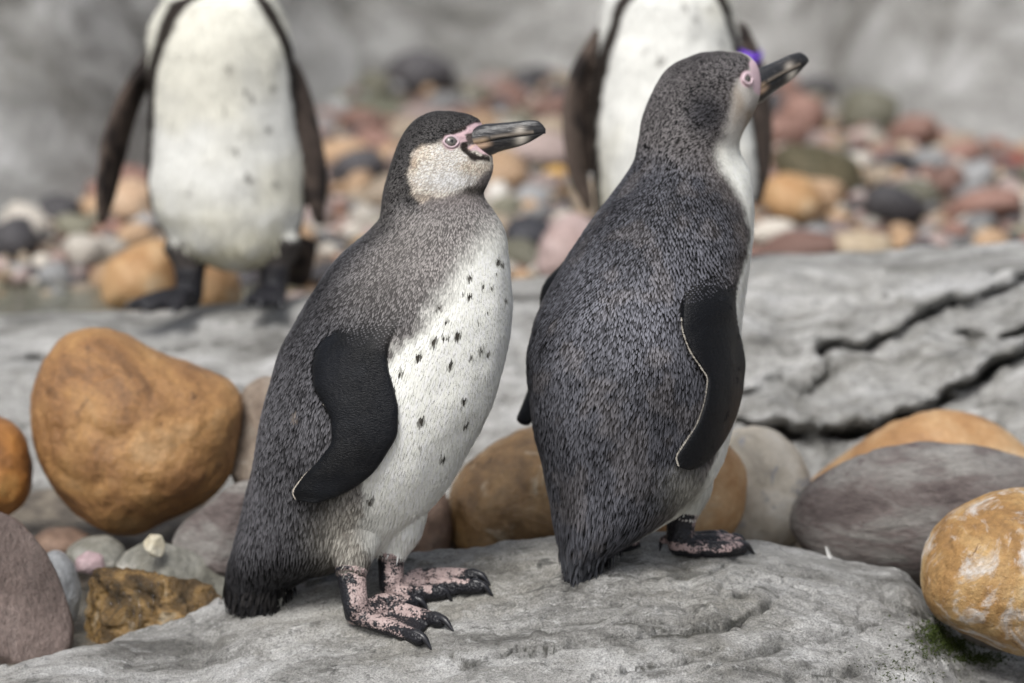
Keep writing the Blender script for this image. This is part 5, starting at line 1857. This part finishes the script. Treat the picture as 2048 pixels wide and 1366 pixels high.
    make_beak(e, Vector(cH + fdir * aH * 0.85), yw, 0, 1.0)
    for sgn in (1, -1):
        bH = np.interp(beak_y - 6, fr['py'], fr['b'])
        q = cH + nH * sgn * bH * 0.86 + fH * aH * 0.35 + [0, 0, .006]
        nn_ = nH * sgn + fH * 0.35
        make_eye(e, q, nn_, 0.006)
    size = np.tile([0.004, 0.014], (len(v), 1))
    keep = ((ids == BODY) | (ids == THIGH)).astype(float)
    dirs = tangent_dirs(v, nr, fwd, sstep(rows[5][0], rows[4][0], py), cH + fdir * aH)
    make_feathers('feathers', v, nr, me, col, size, keep, dirs, e, None, col * 1.05, seed, 0.8, 0.05, np.full(len(v), 0.93))
    return e, fr


def feet_iter(feet):
    for f in feet:
        yield f[1], f[0], f[2]


C_ROWS = [(-178, 450, 462), (-168, 428, 486), (-150, 415, 500), (-110, 402, 512), (-60, 398, 518), (-20, 375, 535), (0, 330, 556), (30, 310, 570), (60, 299, 580), (100, 292, 586), (150, 293, 588), (200, 296, 590), (250, 295, 596), (300, 292, 604),
          (350, 291, 610), (400, 297, 610), (450, 318, 600), (490, 345, 584), (515, 380, 560), (532, 420, 525), (540, 445, 495)]
lp = ledge_at(385, 608)
dC = depth_of(lp)
penC, _ = back_penguin(C_ROWS, [((380, 606), (380, 540), [(268, 616), (300, 621), (355, 621)]), ((548, 602), (548, 535), [(500, 606), (525, 612), (560, 612)])],
                       [([(318, 100, 0.04), (268, 180, 0.05), (235, 270, 0.04), (215, 360, 0.03), (204, 440, 0.02)], [0.022, 0.034, 0.038, 0.032, 0.012]),
                        ([(560, 105, 0.04), (590, 180, 0.05), (613, 270, 0.045), (630, 360, 0.04), (638, 440, 0.03)], [0.022, 0.034, 0.038, 0.032, 0.012])],
                       dC, 'white-bellied penguin facing the camera, arms hanging, black feet on the ledge', R(-35), -105, 401, (592, 560))
D_ROWS = [(-215, 1330, 1346), (-205, 1308, 1370), (-185, 1295, 1385), (-145, 1282, 1398), (-95, 1277, 1405), (-55, 1262, 1418), (-35, 1245, 1440), (0, 1213, 1464), (30, 1205, 1471), (60, 1200, 1478), (120, 1192, 1490), (180, 1187, 1499), (250, 1183, 1506), (310, 1183, 1510),
          (370, 1186, 1510), (430, 1200, 1494), (470, 1225, 1470), (500, 1260, 1435), (515, 1290, 1405), (524, 1320, 1375)]
lp = ledge_at(1265, 552)
dD = depth_of(lp) + 0.01
penD, _ = back_penguin(D_ROWS, [((1270, 572), (1270, 505), [(1225, 582), (1255, 588), (1290, 586)]), ((1420, 560), (1420, 500), [(1395, 574), (1425, 578), (1455, 574)])],
                       [([(1205, 70, 0.04), (1165, 150, 0.03), (1150, 240, 0.0), (1155, 330, -0.02), (1176, 412, -0.03)], [0.022, 0.034, 0.038, 0.032, 0.012]),
                        ([(1478, 65, 0.04), (1505, 130, 0.05), (1520, 220, 0.05), (1522, 310, 0.045), (1515, 395, 0.03)], [0.022, 0.030, 0.034, 0.030, 0.012])],
                       dD, 'white-bellied penguin with a purple flipper band, behind the dark-backed penguin', R(30), -140, 402, (1350, 530))
# purple flipper band
bp = P(1498, 108, dD + 0.04)
rings = []
for t in np.linspace(0, 2 * np.pi, 40, endpoint=False):
    o_ = np.array([0.0165 * math.cos(t), 0.034 * math.sin(t), -0.004 * math.cos(t)])
    o_ = np.array([o_[0] * 0.94, o_[1], o_[2]])
    u_ = o_ / np.linalg.norm(o_)
    rings.append([bp + o_ + u_ * a_ + np.array([0.2, 0, 1]) * b_ for a_, b_ in ((0, -.006), (.0016, -.006), (.0016, .006), (0, .006))])
q = grid_quads(41, 4, True) % (40 * 4)
band = link('flipper_band', mesh_np('flipper_band', np.array(rings).reshape(-1, 3), q), plain('purple_plastic', (0.16, 0.05, 0.62), 0.4), penD)

# ------------------------------------------------------------------ small things: a trickle of water, moss, a lost feather
DROP = plain('water_drop', (0.95, 0.97, 1.0), 0.03, 0.5)
DROP.node_tree.nodes['Principled BSDF'].inputs['Transmission Weight'].default_value = 1.0
DROP.node_tree.nodes['Principled BSDF'].inputs['IOR'].default_value = 1.33
ochre = [o for o in bpy.data.objects if o.get('label', '').startswith('wet ochre angular')][0]
om = ochre.data
obv = BVHTree.FromPolygons([v.co + ochre.location for v in om.vertices], [tuple(p.vertices) for p in om.polygons])


def on_ochre(px, py):
    a = P(px, py, DIST) - CAM
    h = obv.ray_cast(Vector(CAM), Vector(a / np.linalg.norm(a)))
    return None if h[0] is None else (np.array(h[0]), np.array(h[1]))


tp = Parts()
for x0, y0, y1, wdt in [(258, 1190, 1252, 5), (270, 1180, 1238, 4), (279, 1170, 1250, 4), (305, 1165, 1222, 4.5), (238, 1168, 1180, 3.5), (216, 1166, 1182, 3), (265, 1225, 1250, 6), (280, 1228, 1254, 5), (222, 1206, 1210, 4), (240, 1196, 1212, 2.5), (318, 1166, 1170, 3.5), (248, 1186, 1189, 3.5), (296, 1205, 1214, 2.5)]:
    pts, rad = [], []
    for t in np.linspace(0, 1, max(3, int((y1 - y0) / 7))):
        q = on_ochre(x0 + 2.5 * math.sin(t * 7 + x0), y0 + (y1 - y0) * t)
        if q is None:
            continue
        pts.append(q[0] - FWD * 0.0012)
        rad.append(wdt * S * (0.45 + 0.45 * abs(math.sin(t * 9 + x0))))
    if len(pts) > 1:
        tp.tube(pts, rad, 0, seg=10, res=3)
tv = np.concatenate(tp.v)
tr_ = link('water_trickle', mesh_np('water_trickle', tv, np.concatenate(tp.q), np.concatenate(tp.t)), DROP)
tag(tr_, 'glistening water trickling down the wet ochre rock', 'water')

# moss at the end of the slab, under the yellow-ochre boulder
MOSS = plain('moss_green', (0.045, 0.062, 0.014), 0.8, 0.2)
mr_ = random.Random(9)
mv, mt_ = [], []
for cxp, cyp, rx, ry, cnt_ in [(1868, 1268, 26, 20, 420), (1905, 1292, 40, 16, 520), (1960, 1318, 50, 12, 380), (1890, 1285, 90, 50, 260), (1800, 1335, 90, 30, 90)]:
    for _ in range(cnt_):
        r_ = math.sqrt(mr_.random())
        a_ = mr_.uniform(0, 6.283)
        g_ = ground(cxp + rx * mr_.gauss(0, .6), cyp + ry * mr_.gauss(0, .6))
        for _k in range(3):
            dr = np.array([mr_.gauss(0, 1), mr_.gauss(0, 1), abs(mr_.gauss(0.8, .6))])
            dr /= np.linalg.norm(dr)
            sd2 = np.cross(dr, [mr_.gauss(0, 1), mr_.gauss(0, 1), mr_.gauss(0, 1)])
            sd2 /= np.linalg.norm(sd2) + 1e-9
            ln_ = mr_.uniform(0.002, 0.0055)
            k0 = len(mv)
            mv += [g_ - sd2 * 0.0007, g_ + sd2 * 0.0007, g_ + dr * ln_]
            mt_.append((k0, k0 + 1, k0 + 2))
mo = link('moss', mesh_np('moss', np.array(mv), None, np.array(mt_), False), MOSS)
tag(mo, 'short green moss on the end of the rock slab under the yellow-ochre boulder', 'moss', kind='stuff')

# a small lost feather lying on the slab
fg = ground(1660, 1122) + np.array([0, 0, 0.002])
fp = Parts()
fpts = [fg, fg + [-0.003, 0, 0.006], fg + [-0.005, 0, 0.013]]
fp.tube(fpts, [0.0005, 0.0005, 0.0003], 0, seg=6, res=4)
fv = [np.concatenate(fp.v)]
ft = np.concatenate(fp.t).tolist()
fq = np.concatenate(fp.q)
n0 = len(fv[0])
for k_ in range(26):
    t_ = k_ / 25
    b0 = np.array(fpts[0]) * (1 - t_) + np.array(fpts[2]) * t_
    for sg in (-1, 1):
        tipp = b0 + np.array([sg * 0.004 * (1 - 0.6 * t_), mr_.uniform(-.001, .001), 0.004])
        fv.append(np.array([b0, b0 + [0, 0, 0.0008], tipp]))
        ft.append([n0, n0 + 1, n0 + 2])
        n0 += 3
fo = link('feather', mesh_np('feather', np.concatenate(fv), fq, np.array(ft)), plain('white_down', (0.75, 0.74, 0.72), 0.7, 0.2))
tag(fo, 'tiny white lost feather lying on the rock slab before the purple-grey boulder', 'feather')
